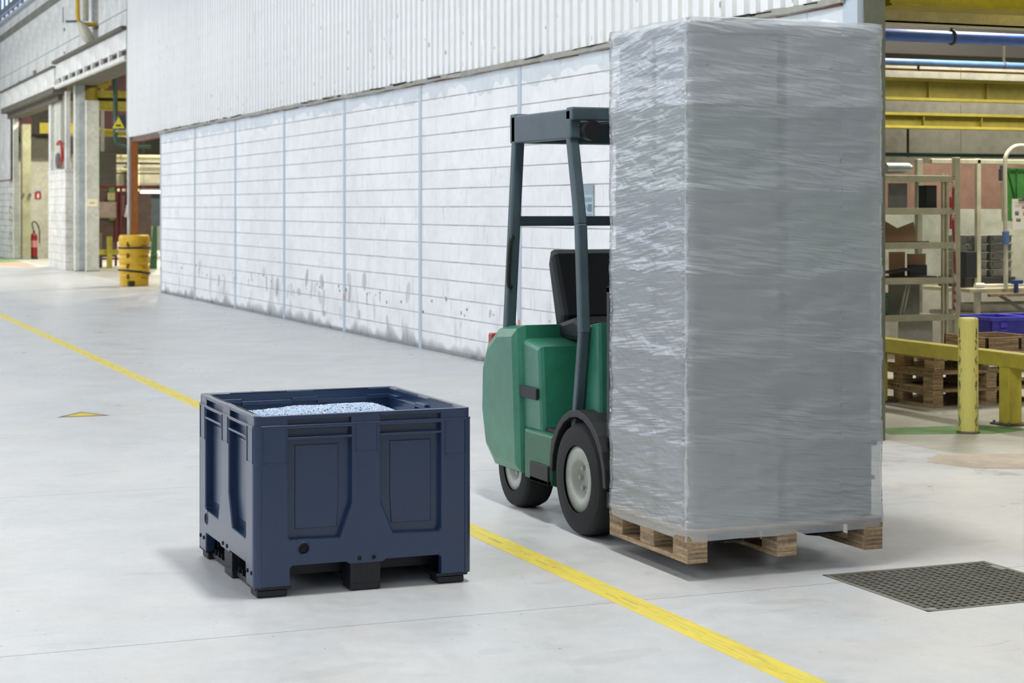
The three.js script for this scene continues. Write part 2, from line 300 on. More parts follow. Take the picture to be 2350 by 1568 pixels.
// ---- plain white wall above the far doorways
const whiteWall = pm(0xf4f4f0, 0.65), dirtyWhite = pm(0xe8e9e4, 0.7);
{
  const w = structure('wall_right_far');
  MS('upper_panel', [B(XE, XE + 0.2, 5.985, 7.7, 36, 44.1), B(XE, XE + 0.2, 5.985, 7.7, 45.0, 64), B(XE + 0.12, XE + 0.2, 5.985, 7.7, 44.1, 45.0)], whiteWall, w);
  MS('lower_panel', [B(XE, XE + 0.2, 5.2, 5.965, 36, 44.1), B(XE, XE + 0.2, 5.2, 5.965, 45.0, 64), B(XE + 0.12, XE + 0.2, 5.2, 5.965, 44.1, 45.0)], whiteWall, w);
  M('seam', B(XE + 0.012, XE + 0.15, 5.96, 5.99, 36, 64), mat(0x6b6d6c, 0.9), w);
  M('panel_beside_door', B(XE, XE + 0.2, 2.55, 5.2, 61.2, 64.2), whiteWall, w);
  const gs = []; for (let r = 0; r < 12; r++) for (let k = 0; k < 6; k++) { const s = 61.2 + k * 0.5 + (r % 2) * 0.25; if (s < 64) M('block', B(XE - 0.02, XE + 0.18, r * 0.21 + 0.004, r * 0.21 + 0.206, Math.max(61.2, s) + 0.003, Math.min(64.2, s + 0.5) - 0.003, 0.006), dirtyWhite, w); }
  M('wood_sill', B(XE - 0.04, XE + 0.2, 2.53, 2.56, 61.2, 64.2), mat(0x9a8468, 0.8), w);
  M('dark_slot', B(XE + 0.02, XE + 0.2, 2.56, 4.75, 61.05, 61.22), mat(0x25241f, 0.9), w);
  MS('bolt_block', [B(XE - 0.05, XE, 5.42, 5.56, 58.4, 58.75), B(XE - 0.05, XE, 5.5, 5.66, 55.0, 55.35)], pm(0x9a978c, 0.8), w);
  MS('anchor', [B(XE - 0.02, XE, 6.3, 6.38, 49.4, 49.5), B(XE - 0.02, XE, 5.7, 5.76, 49.4, 49.5)], pm(0x77756c, 0.8), w);
}
// clerestory window in the top corner
{
  const w = structure('window_1'); const bar = pm(0x6d7075, 0.5), glow = new THREE.MeshStandardMaterial({ color: 0xdde8fb, emissive: 0xcfe0ff, emissiveIntensity: 1.1, roughness: 0.4 });
  M('sill', B(XE - 0.15, XE + 0.2, 7.7, 7.8, 36, 64.2), pm(0xbfc6cf, 0.6), w);
  M('transom', B(XE - 0.08, XE + 0.12, 8.02, 8.2, 36, 64.2), bar, w);
  for (let k = 0; k < 24; k++) { const a = 36.2 + k * 1.165; M('pane', B(XE + 0.06, XE + 0.08, 7.8, 8.03, a, a + 1.1), glow, w); M('pane', B(XE + 0.06, XE + 0.08, 8.2, 9.3, a, a + 1.1), glow, w); M('mullion', B(XE, XE + 0.12, 7.8, 9.3, a + 1.1, a + 1.165), bar, w); }
  M('upper_head', B(XE, XE + 0.2, 9.28, 9.5, 36, 64.2), whiteWall, w);
}
// ---- shell of the hall and of the annex behind the wall
{
  const wm = pm(0xd9dcdd, 0.8), am = pm(0xb4b3a4, 0.85);
  struct('ceiling', [B(-12.2, XW + 0.25, 9.3, 9.5, -10.2, 64.4)], pm(0xd0d3d4, 0.85));
  const lw = structure('wall_left');
  M('lower', B(-12.2, -12, 0, 5.6, -10.2, 64.4), wm, lw); M('upper', B(-12.2, -12, 8.2, 9.3, -10.2, 64.4), wm, lw);
  const win = structure('window_2'); const gl = new THREE.MeshStandardMaterial({ color: 0xdde8fb, emissive: 0xcfdffc, emissiveIntensity: 1.0, roughness: 0.4 });
  for (let k = 0; k < 18; k++) { const a = -10 + k * 4.12; M('pane', B(-12.12, -12.08, 5.6, 8.2, a, a + 4), gl, win); M('mullion', B(-12.15, -11.95, 5.6, 8.2, a + 4, a + 4.12), wm, win); }
  struct('wall_end', B(-12.2, 7.5, 0, 9.3, 64.2, 64.4), wm);
  struct('wall_behind_camera', B(-12.2, 22.4, 0, 9.3, -10.2, -10), wm);
  const hd = structure('wall_right_lintel'); M('lintel', B(XW, XW + 0.2, 5.2, 9.3, 2.6, A0 - 0.16), wm, hd); M('near_upper', B(XW, XW + 0.2, WALL_H, 9.3, -10, 2.6), wm, hd);
  struct('wall_annex_side', B(22.2, 22.4, 0, 7.4, -10.2, 84.2), am);
  struct('wall_annex_end', B(XW + 0.2, 22.4, 0, 7.4, 84, 84.2), am);
  struct('ceiling_annex', [B(XW + 0.19, 22.4, 7.2, 7.4, -10.2, 84.2)], pm(0x8c8b82, 0.9));
  const bw = structure('wall_annex_back'); const gm2 = pm(0xb5b4a9, 0.85);
  for (let k = 0; k < 8; k++) { const x = 7.26 + k * 1.34 - 0.02; M('wall_panel', B(x + (k ? 0 : 0), x + 1.335, 0, 7.2, 17.5, 17.62, 0.006), gm2, bw); }
  M('backing', B(7.26, 22.2, 0, 7.2, 17.6, 17.75), mat(0x4c4b45, 0.9), bw);
  struct('wall_recess', B(XE + 0.02, 9.3, 0, 3.95, 61.6, 61.8), pm(0xd3d1c2, 0.75));
  struct('wall_recess_side', B(9.1, 9.3, 0, 7.2, 61.8, 84), am);
  struct('wall_recess_upper', B(XE + 0.2, 9.3, 3.95, 7.2, 62.2, 62.4), pm(0x6d6b64, 0.9));
}

// ================================================================ LAMPS
{
  const house = pm(0xb9bcc0, 0.5), proto = {};
  const lampAt = (x, y, a, w, l, k, c, first, label, grp) => {
    const glow = new THREE.MeshStandardMaterial({ color: 0xffffff, emissive: c, emissiveIntensity: 2.5, roughness: 0.5 });
    const t = thing('ceiling_lamp', label, 'lamp', [x, y, a], grp);
    M('housing', [B(x - w / 2 - 0.05, x + w / 2 + 0.05, y + 0.02, y + 0.16, a - l / 2 - 0.05, a + l / 2 + 0.05, 0.02)], house, t);
    M('diffuser', B(x - w / 2, x + w / 2, y, y + 0.025, a - l / 2, a + l / 2), glow, t);
    MS('hanger', [C(0.008, V(x, y + 0.15, a - l * 0.35), V(x, x > 7 ? 7.2 : 9.3, a - l * 0.35), 6), C(0.008, V(x, y + 0.15, a + l * 0.35), V(x, x > 7 ? 7.2 : 9.3, a + l * 0.35), 6)], house, t);
    const e = new THREE.RectAreaLight(c, k, w, l); e.position.set(x, y - 0.01, -a); e.rotation.x = -Math.PI / 2; scene.add(e);
  };
  LAMP_ROWS.forEach((r, q) => r.as.forEach(([a, k]) => lampAt(r.x, r.y, a, LAMP_W, LAMP_L, k, r.c, false, q ? 'long ceiling lamp over the left half of the hall, outside the picture' : 'long ceiling lamp over the yellow floor line, outside the picture', q ? 'lamps over the left half of the hall' : 'lamps over the yellow line')));
  ANNEX_LAMPS.forEach(([x, y, a, k, w = 0.5, l = 1.6]) => lampAt(x, y, a, w, l, k, 0xfff8e8, false, 'unseen long lamp placed to light the hall behind the block wall', 'lamps in the hall behind the block wall'));
  // daylight of the high window band on the left
  for (let k = 0; k < 3; k++) { const e = new THREE.RectAreaLight(0xe4ecff, WINDOW_LIGHT, 24, 2.6); e.position.set(-11.9, 6.9, -(2 + k * 24.7)); e.rotation.y = -Math.PI / 2; scene.add(e); }
  for (let k = 0; k < 1; k++) { const e = new THREE.RectAreaLight(0xcfe0ff, 2.2, 27, 1.3); e.position.set(XE - 0.02, 8.6, -50); e.rotation.y = Math.PI / 2; scene.add(e); }
}

// ================================================================ PALLET BOX WITH GRANULES
{
  const x0 = 1.879, a0 = 7.494, W = 0.968, D = 1.065, H = 0.76, yb = 0.045;
  const navy = mat(0x1f3352, 0.28, { bumpMap: plasterBump, bumpScale: 0.00015, clearcoat: 0.3, clearcoatRoughness: 0.16 });
  const blk = mat(0x0e1017, 0.5), blk2 = mat(0x0a0b0f, 0.5), boltM = mat(0x10131a, 0.3, { metalness: 0.3 });
  const t = thing('pallet_box', 'large navy blue plastic pallet box full of pale blue granules on the hall floor', 'pallet box', [x0 + W / 2, 0, a0 + D / 2]);
  // one side in its own frame: u along the side from 0 to S, y up, outward = +n. place() turns it round the box.
  const side = (S, hole) => {
    const f = S / 0.968, out = [], g = {};
    const u1 = 0.147, u2 = S * 0.437, u3 = S * 0.571, u4 = S - 0.142;
    const pocket = (a, b, flip) => { const s = (b - a), c1 = s * 0.18; return flip ? [[a + s * 0.21, 0.238], [b - 0.012, 0.232], [b, 0.25], [b, 0.702], [a, 0.702], [a, 0.378]] : [[a + 0.012, 0.238], [b - s * 0.19, 0.234], [b, 0.376], [b, 0.702], [a, 0.702], [a, 0.25]]; };
    const foot = [[0.155, yb], [0.155, 0.118], [0.165, 0.129], [u2 - 0.022, 0.129], [u2 - 0.01, 0.119], [u3 + 0.01, 0.119], [u3 + 0.022, 0.129], [S - 0.152, 0.129], [S - 0.142, 0.118], [S - 0.142, yb]];
    const r = 0.03;
    // outer skin with the two pockets and three windows of the upper band cut out
    const outer = [[r, yb], ...foot, [S - r, yb], [S - r, 0.717], [r, 0.717]];
    const holes = [pocket(u1, u2, false), pocket(u3, u4, true)];
    if (hole) { const h = new THREE.Path(); h.absarc(hole, 0.198, 0.0225, 0, Math.PI * 2); holes.push(h); }
    out.push(X(outer, 0.045, 'xy', 0, 0.006, holes));
    // pocket floors, slightly domed inner panel, inner wall
    const wall = [[r, 0.129], [S - r, 0.129], [S - r, 0.754], [r, 0.754]];
    out.push(X(wall, 0.012, 'xy', 0.036, 0));
    const panel = (a, b) => X([[a + 0.036, 0.276], [b - 0.056, 0.276], [b - 0.05, 0.40], [b - 0.05, 0.63], [a + 0.036, 0.63]], 0.01, 'xy', 0.0305, 0.004);
    const panelF = (a, b) => X([[a + 0.056, 0.276], [b - 0.036, 0.276], [b - 0.036, 0.63], [a + 0.05, 0.63], [a + 0.05, 0.40]], 0.01, 'xy', 0.0305, 0.004);
    out.push(panel(u1, u2), panelF(u3, u4));
    // slim rib between band and pocket, top band (set back) with its three solid stretches
    out.push(B(u1 - 0.004, u2 + 0.004, 0.657, 0.667, -0.001, 0.04, 0.002), B(u3 - 0.004, u4 + 0.004, 0.657, 0.667, -0.001, 0.04, 0.002));
    out.push(B(r, S - r, 0.711, 0.719, -0.0015, 0.04, 0.002));
    for (const [a, b] of [[r, u1], [u2, u3], [u4, S - r]]) out.push(B(a, b, 0.716, 0.758, 0.006, 0.042, 0.003));
    for (const [a, b] of [[u1, u2], [u3, u4]]) out.push(B(a - 0.002, b + 0.002, 0.742, 0.758, 0.007, 0.042, 0.003), B(a, b, 0.716, 0.758, 0.028, 0.042));
    out.push(B(r, S - r, 0.752, H, 0.004, 0.03, 0.003));
    // inner ledge just below the rim, stepped
    const steps = [[0.03, 0.16, 0.729], [0.16, S * 0.42, 0.718], [S * 0.42, S * 0.55, 0.729], [S * 0.55, S * 0.8, 0.719], [S * 0.8, S - 0.03, 0.731]];
    for (const [a, b, y] of steps) out.push(B(a, b, y - 0.02, y, 0.03, 0.062, 0.002));
    // raised frames of the label fields on the posts
    const fr = (a, b, c, d) => { for (const q of [[a, a + 0.003, c, d], [b - 0.003, b, c, d], [a, b, c, c + 0.003]]) out.push(B(q[0], q[1], q[2], q[3], -0.0025, 0.004)); };
    fr(0.04, 0.14, 0.56, 0.71); fr(u2 + 0.017, u3 - 0.016, 0.595, 0.71); fr(S - 0.124, S - 0.025, 0.562, 0.71);
    if (hole) { out.push(new THREE.TorusGeometry(0.0265, 0.0035, 8, 28).translate(hole, 0.198, 0)); out.push(X([[hole - 0.03, 0.238], [hole + 0.03, 0.238], [hole + 0.021, 0.222], [hole - 0.021, 0.222]], 0.03, 'xy', -0.001, 0.002)); }
    return { out, u2, u3 };
  };
  const place = (geos, k) => geos.map(g => { const m = g.index ? g.toNonIndexed() : g; // side frame (u, y, depth a inward) -> world
    const rot = [0, -Math.PI / 2, Math.PI, Math.PI / 2][k], org = [[x0, a0], [x0 + W, a0], [x0 + W, a0 + D], [x0, a0 + D]][k];
    return m.clone().applyMatrix4(new THREE.Matrix4().makeRotationY(-rot)).translate(org[0], 0, -org[1]); });
  const body = [], bolts = [];
  [[W, 0.213], [D, 0], [W, 0.213], [D, 0.167]].forEach(([S, h], k) => {
    const s = side(S, h); body.push(...place(s.out, k));
    const bs = []; for (const u of [[s.u2 + 0.034, s.u3 - 0.032], [], [], []][0]) bs.push(u); if (k % 2) bs.push(0.047, 0.115, S - 0.047, S - 0.115);
    const gs = []; for (const u of bs) { const y = k % 2 && (u < 0.2 || u > S - 0.2) ? 0.102 : 0.141; gs.push(C(0.0088, new THREE.Vector3(u, y, -0.012), new THREE.Vector3(u, y, 0.002), 16), new THREE.TorusGeometry(0.0078, 0.0018, 6, 16).translate(u, y, 0.0025), C(0.0042, new THREE.Vector3(u, y, 0), new THREE.Vector3(u, y, 0.0045), 6)); }
    bolts.push(...place(gs, k));
  });
  // rounded corner posts and rim corners
  for (const [cx, ca, q] of [[x0 + 0.032, a0 + 0.032, 2], [x0 + W - 0.032, a0 + 0.032, 3], [x0 + W - 0.032, a0 + D - 0.032, 0], [x0 + 0.032, a0 + D - 0.032, 1]]) {
    const quarter = (r, y0, y1) => { const s = new THREE.Shape(); s.moveTo(0, 0); s.absarc(0, 0, r, q * Math.PI / 2, (q + 1) * Math.PI / 2); s.lineTo(0, 0); return X(s, y1 - y0, 'xa', y0).translate(cx, 0, -ca); };
    body.push(quarter(0.0325, yb, 0.716), quarter(0.034, 0.712, 0.719), quarter(0.027, 0.717, H));
  }
  body.push(B(x0 + 0.03, x0 + W - 0.03, 0.128, 0.145, a0 + 0.03, a0 + D - 0.03));
  M('body', body, navy, t);
  M('plug', [C(0.024, V(x0 + 0.213, 0.198, a0 + 0.036), V(x0 + 0.213, 0.198, a0 + 0.018), 24), BR(0.03, 0.006, 0.008, x0 + 0.213, 0.198, a0 + 0.016, 0, 0, 0.5, 0.002)], blk2, t);
  for (const g of [bolts]) { for (let k = 0; k < g.length; k += 3) M('bolt', g.slice(k, k + 3), boltM, t); }
  // three skids on nine feet
  const fx = [[0.016, 0.147], [0.421, 0.556], [W - 0.152, W - 0.03]], fa = [[0.016, 0.13], [0.46, 0.605], [D - 0.13, D - 0.016]];
  for (let i = 0; i < 3; i++) for (let j = 0; j < 3; j++) {
    const u0 = x0 + fx[i][0], u1 = x0 + fx[i][1], v0 = a0 + fa[j][0], v1 = a0 + fa[j][1], mid = i === 1 || j === 1, top = mid ? 0.128 : 0.047, g = [B(u0, u1, 0.0, 0.034, v0, v1, 0.008), B(u0 + 0.004, u1 - 0.004, 0.03, top, v0 + 0.004, v1 - 0.004, 0.003)];
    if (mid) for (let k = 0; k < 5; k++) { const u = u0 + 0.012 + k * (u1 - u0 - 0.024) / 4, v = v0 + 0.012 + k * (v1 - v0 - 0.024) / 4; g.push(B(u - 0.0115, u + 0.0115, 0.03, top, v0, v1, 0.002), B(u0, u1, 0.03, top, v - 0.0115, v + 0.0115, 0.002)); }
    else g.push(B(u0 - 0.012, u1 + 0.012, 0.034, 0.047, v0 - 0.012, v1 + 0.012, 0.004));
    M('foot', g, blk, t);
  }
  for (let j = 0; j < 5; j++) M('added_cross_beam', B(x0 + 0.05, x0 + W - 0.05, 0.06, 0.13, a0 + 0.16 + j * 0.18, a0 + 0.175 + j * 0.18), blk2, t);  // near-black beams added to stop lit floor showing through under the box
  for (let i = 0; i < 3; i++) { const u0 = x0 + fx[i][0] + 0.02, u1 = x0 + fx[i][1] - 0.02; const g = [B(u0, u1, 0.012, 0.035, a0 + 0.1, a0 + D - 0.1, 0.004)]; for (let k = 0; k < 12; k++) g.push(B(u0 - 0.004, u1 + 0.004, 0.035, 0.06, a0 + 0.14 + k * 0.065, a0 + 0.146 + k * 0.065)); M('runner', g, blk2, t); }

  // granules: a shallow heap of pellets
  const heap = (x, a) => { const u = (x - x0 - W / 2) / (W / 2), v = (a - a0 - D / 2) / (D / 2); return 0.612 + 0.105 * (1 - Math.pow(Math.max(Math.abs(u * 1.02), Math.abs(v * 1.0)), 3.0)) + 0.012 * noise.noise(x * 6, a * 6, 0.4) + 0.01 * u; };
  const pg = new THREE.PlaneGeometry(W - 0.078, D - 0.078, 50, 50).rotateX(-Math.PI / 2).translate(x0 + W / 2, 0, -(a0 + D / 2));
  const pp = pg.attributes.position; for (let i = 0; i < pp.count; i++) pp.setY(i, heap(pp.getX(i), -pp.getZ(i)) - 0.004); pg.computeVertexNormals();
  const bed = M('plastic_granules', pg, mat(0x7f9bc0, 0.8)); bed.userData = { label: 'heap of tiny pale blue plastic granules inside the navy pallet box', category: 'granules', kind: 'stuff' };
  const n = 34000, inst = new THREE.InstancedMesh(new THREE.CylinderGeometry(0.0029, 0.0029, 0.0052, 6), mat(0xffffff, 0.45), n); inst.name = 'granule_layer'; inst.castShadow = inst.receiveShadow = true;
  const m4 = new THREE.Matrix4(), q4 = new THREE.Quaternion(), e4 = new THREE.Euler(), s4 = new THREE.Vector3(), col = new THREE.Color();
  for (let i = 0; i < n; i++) {
    const x = x0 + 0.042 + rnd() * (W - 0.084), a = a0 + 0.042 + rnd() * (D - 0.084), s = rr(0.8, 1.35);
    q4.setFromEuler(e4.set(rr(0, 6), rr(0, 6), rr(0, 6))); m4.compose(V(x, heap(x, a) + rr(-0.003, 0.004), a), q4, s4.set(s, s, s)); inst.setMatrixAt(i, m4);
    const k = rnd(); if (k < 0.06) col.set(0x39455c); else if (k < 0.1) col.set(0xb9a894); else if (k < 0.22) col.set(0xd7e2f2); else col.setHSL(0.595 + rr(-0.015, 0.015), rr(0.4, 0.62), rr(0.62, 0.74)); inst.setColorAt(i, col);
  }
  bed.add(inst);
}

// ================================================================ FORKLIFT
const tealGreen = mat(0x2f7d63, 0.38, { map: grime, clearcoat: 0.3, clearcoatRoughness: 0.3 }), darkGreen = mat(0x2b6b50, 0.42, { map: grime }), slate = pm(0x4a5b63, 0.45), black = mat(0x17181a, 0.55), rubber = mat(0x1e1e1f, 0.85, { bumpMap: plasterBump, bumpScale: 0.001 }), steel = mat(0x8b8f92, 0.35, { metalness: 0.8 }), darkSteel = mat(0x2c2f33, 0.45, { metalness: 0.4 });
{
  const t = thing('forklift', 'green counterbalance forklift with dark overhead guard carrying a film wrapped load', 'forklift', [4.22, 0, 8.9]);
  const x0 = 3.72, x1 = 4.72, xc = 4.22;
  M('chassis', [X([[8.28, 0.13], [9.2, 0.13], [9.2, 0.5], [8.28, 0.5]], 0.62, 'ay', xc - 0.31, 0.02), X([[8.7, 0.2], [9.04, 0.2], [9.04, 0.46], [8.66, 0.46]], 0.98, 'ay', x0 + 0.01, 0.015)], darkGreen, t);
  for (const s of [0, 1]) { // arched mudguards
    const o = []; for (let k = 0; k <= 12; k++) { const th = Math.PI * (1 - k / 12); o.push([8.36 + 0.345 * Math.cos(th), 0.28 + 0.345 * Math.sin(th)]); } for (let k = 12; k >= 0; k--) { const th = Math.PI * (1 - k / 12); o.push([8.36 + 0.31 * Math.cos(th), 0.28 + 0.31 * Math.sin(th)]); }
    M('mudguard', X(o, 0.22, 'ay', s ? x1 - 0.23 : x0 + 0.01, 0.004), black, t);
  }
  M('front_cowl', [X([[8.28, 0.5], [8.62, 0.5], [8.52, 0.72], [8.46, 1.04], [8.3, 1.06]], 0.8, 'ay', xc - 0.4, 0.02)], tealGreen, t);
  M('floor_plate', B(x0 + 0.06, x1 - 0.06, 0.455, 0.48, 8.5, 8.98, 0.004), black, t);
  M('seat_hood', X([[8.86, 0.44], [9.2, 0.44], [9.2, 0.9], [9.12, 0.93], [8.9, 0.9]], 0.92, 'ay', xc - 0.46, 0.025), tealGreen, t);
  const cw = [[9.08, 0.2], [9.48, 0.2], [9.63, 0.3], [9.69, 0.5], [9.68, 0.74], [9.6, 0.88], [9.42, 0.98], [9.14, 1.0]];
  const body = M('counterweight', X(cw, 1.0, 'ay', x0, 0.06), tealGreen, t);
  M('counterweight_slot', [B(xc - 0.2, xc + 0.2, 0.6, 0.68, 9.65, 9.695, 0.01)], black, body); M('tow_pin', C(0.02, V(xc, 0.3, 9.65), V(xc, 0.52, 9.65), 12), steel, body);
  MS('hood_trim', [B(x0 + 0.02, x0 + 0.035, 0.62, 0.68, 8.9, 9.18, 0.004), B(x1 - 0.035, x1 - 0.02, 0.62, 0.68, 8.9, 9.18, 0.004)], black, t);
  const wheel = (x, a, r, w) => {
    const tyre = M('wheel', [L([[r * 0.6, -w / 2], [r * 0.94, -w / 2], [r, -w / 2 + 0.03], [r, w / 2 - 0.03], [r * 0.94, w / 2], [r * 0.6, w / 2]], 0, 0, 0, 40).rotateZ(Math.PI / 2).translate(x, r, -a)], rubber, t);
    const g = [L([[0.001, -w * 0.2], [r * 0.3, -w * 0.2], [r * 0.35, -w * 0.42], [r * 0.62, -w * 0.45], [r * 0.62, w * 0.45], [r * 0.35, w * 0.42], [r * 0.3, w * 0.2], [0.001, w * 0.2]], 0, 0, 0, 32).rotateZ(Math.PI / 2).translate(x, r, -a)];
    for (let k = 0; k < 6; k++) { const th = k * Math.PI / 3; g.push(C(0.012, V(x - w * 0.3, r + Math.sin(th) * r * 0.2, a + Math.cos(th) * r * 0.2), V(x + w * 0.3, r + Math.sin(th) * r * 0.2, a + Math.cos(th) * r * 0.2), 6)); }
    M('rim', g, pm(0xb9bdb6, 0.5), tyre);
  };
  wheel(x0 + 0.11, 8.36, 0.28, 0.19); wheel(x1 - 0.11, 8.36, 0.28, 0.19); wheel(x0 + 0.13, 9.3, 0.22, 0.16); wheel(x1 - 0.13, 9.3, 0.22, 0.16);
  // overhead guard
  const bar = (p, q, w) => { const d = q.clone().sub(p), g = new RoundedBoxGeometry(w, d.length(), w, 1, w * 0.2); g.applyQuaternion(new THREE.Quaternion().setFromUnitVectors(new THREE.Vector3(0, 1, 0), d.clone().normalize())); const m = p.clone().add(q).multiplyScalar(0.5); return g.translate(m.x, m.y, m.z); };
  const guard = M('overhead_guard', [B(x0 + 0.04, x0 + 0.1, 1.98, 2.13, 8.5, 9.3, 0.01), B(x1 - 0.1, x1 - 0.04, 1.98, 2.13, 8.5, 9.3, 0.01), B(x0 + 0.04, x1 - 0.04, 2.07, 2.14, 8.48, 8.56, 0.01), B(x0 + 0.04, x1 - 0.04, 1.98, 2.14, 9.24, 9.32, 0.01)], slate, t);
  for (let k = 0; k < 7; k++) { const x = x0 + 0.19 + k * 0.103; M('roof_bar', B(x - 0.012, x + 0.012, 2.085, 2.125, 8.54, 9.26, 0.004), slate, guard); }
  M('roof_panel', B(x0 + 0.08, x1 - 0.08, 2.128, 2.134, 8.54, 9.26), mat(0x7d959b, 0.2, { transmission: 0.8, thickness: 0 }), guard);
  for (const x of [x0 + 0.07, x1 - 0.07]) { M('guard_post', bar(V(x, 0.96, 9.4), V(x, 2.0, 9.27), 0.06), slate, t); M('guard_post', [bar(V(x, 1.0, 8.4), V(x, 1.55, 8.44), 0.055), bar(V(x, 1.54, 8.44), V(x, 2.05, 8.56), 0.055), bar(V(x, 0.45, 8.5), V(x, 1.02, 8.4), 0.05)], slate, t); }
  M('rear_cross_bar', [B(x0 + 0.05, x1 - 0.05, 1.53, 1.585, 9.305, 9.35, 0.012)], slate, t);
  M('grab_handle', T([V(x0 + 0.07, 1.2, 9.36), V(x0 + 0.03, 1.22, 9.31), V(x0 + 0.03, 1.45, 9.28), V(x0 + 0.07, 1.47, 9.33)], 0.012, 20, 8), black, t);
  M('work_light', [C(0.05, V(x0 + 0.14, 2.02, 8.44), V(x0 + 0.14, 2.02, 8.5), 18), C(0.035, V(x0 + 0.14, 2.02, 8.5), V(x0 + 0.14, 2.02, 8.53), 12)], black, t);
  M('beacon', [L([[0.001, 0.09], [0.03, 0.085], [0.038, 0.06], [0.038, 0], [0.001, 0]], x1 - 0.15, 2.14, 9.2, 20)], mat(0xe08a20, 0.25), t);
  // seat, steering, levers
  const seat = M('seat', [X([[8.86, 0.92], [9.22, 0.92], [9.22, 1.0], [8.96, 1.05], [8.86, 1.02]], 0.48, 'ay', xc - 0.24, 0.03)], black, t);
  M('seat_back', [X([[9.13, 0.98], [9.23, 0.98], [9.34, 1.32], [9.31, 1.4], [9.25, 1.38], [9.11, 1.05]], 0.46, 'ay', xc - 0.23, 0.03)], black, seat);
  M('armrest', B(xc + 0.25, xc + 0.31, 1.16, 1.21, 8.9, 9.2, 0.015), black, seat);
  const sc = M('steering_column', [C(0.035, V(xc, 0.98, 8.44), V(xc, 1.2, 8.62), 14)], black, t);
  const wh = new THREE.TorusGeometry(0.15, 0.014, 10, 36).rotateX(Math.PI / 2 - 0.7).translate(xc, 1.21, -8.63);
  M('steering_wheel', [wh, bar(V(xc - 0.145, 1.21, 8.63), V(xc + 0.145, 1.21, 8.63), 0.022), C(0.035, V(xc, 1.195, 8.62), V(xc, 1.235, 8.65), 14)], black, sc);
  for (let k = 0; k < 3; k++) { const x = xc + 0.22 + k * 0.06; const lv = M('lever', C(0.007, V(x, 1.02, 8.44), V(x, 1.18, 8.52), 8), steel, t); M('knob', new THREE.SphereGeometry(0.018, 12, 8).translate(x, 1.19, -8.525), black, lv); }
  M('side_step', [B(x0 - 0.0, x0 + 0.12, 0.2, 0.225, 8.7, 8.94, 0.004), B(x0, x0 + 0.02, 0.2, 0.3, 8.7, 8.94, 0.004)], black, t);
  M('tail_lamp', [B(x0 + 0.03, x0 + 0.08, 0.84, 0.93, 9.56, 9.62, 0.01)], mat(0xa32a22, 0.3), t); M('tail_lamp', [B(x1 - 0.08, x1 - 0.03, 0.84, 0.93, 9.56, 9.62, 0.01)], mat(0xa32a22, 0.3), t);
  // mast, carriage, forks
  const rail = (x, y0, y1, a, s) => X([[x, a], [x + s * 0.06, a], [x + s * 0.06, a + 0.018], [x + s * 0.018, a + 0.018], [x + s * 0.018, a + 0.08], [x + s * 0.06, a + 0.08], [x + s * 0.06, a + 0.098], [x, a + 0.098]], y1 - y0, 'xa', y0);
  for (const s of [1, -1]) { M('outer_mast_rail', rail(xc - s * 0.33, 0.06, 2.16, 8.14, s), darkSteel, t); M('inner_mast_rail', rail(xc - s * 0.265, 0.1, 2.2, 8.12, s), darkSteel, t); M('lift_chain', B(xc - s * 0.12 - 0.02, xc - s * 0.12 + 0.02, 0.5, 2.05, 8.1, 8.115), darkSteel, t); M('lift_cylinder', [C(0.035, V(xc - s * 0.2, 0.12, 8.24), V(xc - s * 0.2, 1.5, 8.24), 16), C(0.022, V(xc - s * 0.2, 1.5, 8.24), V(xc - s * 0.2, 2.12, 8.24), 14)], black, t); }
  M('mast_crossbar', [B(xc - 0.33, xc + 0.33, 2.08, 2.16, 8.2, 8.25, 0.006), B(xc - 0.33, xc + 0.33, 0.9, 0.98, 8.22, 8.26, 0.006), B(xc - 0.33, xc + 0.33, 0.1, 0.2, 8.2, 8.27, 0.006)], darkSteel, t);
  const car = M('fork_carriage', [B(xc - 0.46, xc + 0.46, 0.52, 0.6, 8.03, 8.075, 0.006), B(xc - 0.46, xc + 0.46, 0.18, 0.26, 8.03, 8.075, 0.006), B(xc - 0.25, xc - 0.2, 0.18, 0.6, 8.075, 8.12), B(xc + 0.2, xc + 0.25, 0.18, 0.6, 8.075, 8.12)], darkSteel, t);
  M('load_backrest', [B(xc - 0.46, xc - 0.43, 0.6, 1.25, 8.035, 8.07, 0.004), B(xc + 0.43, xc + 0.46, 0.6, 1.25, 8.035, 8.07, 0.004), B(xc - 0.46, xc + 0.46, 1.22, 1.25, 8.035, 8.07, 0.004), B(xc - 0.16, xc - 0.13, 0.6, 1.22, 8.04, 8.065), B(xc + 0.13, xc + 0.16, 0.6, 1.22, 8.04, 8.065)], darkSteel, car);
  for (const x of [xc - 0.24, xc + 0.24]) M('fork', X([[8.03, 0.62], [7.985, 0.62], [7.985, 0.175], [7.2, 0.155], [7.2, 0.145], [7.3, 0.132], [8.0, 0.132], [8.03, 0.16]], 0.1, 'ay', x - 0.05, 0.003), black, t);
}
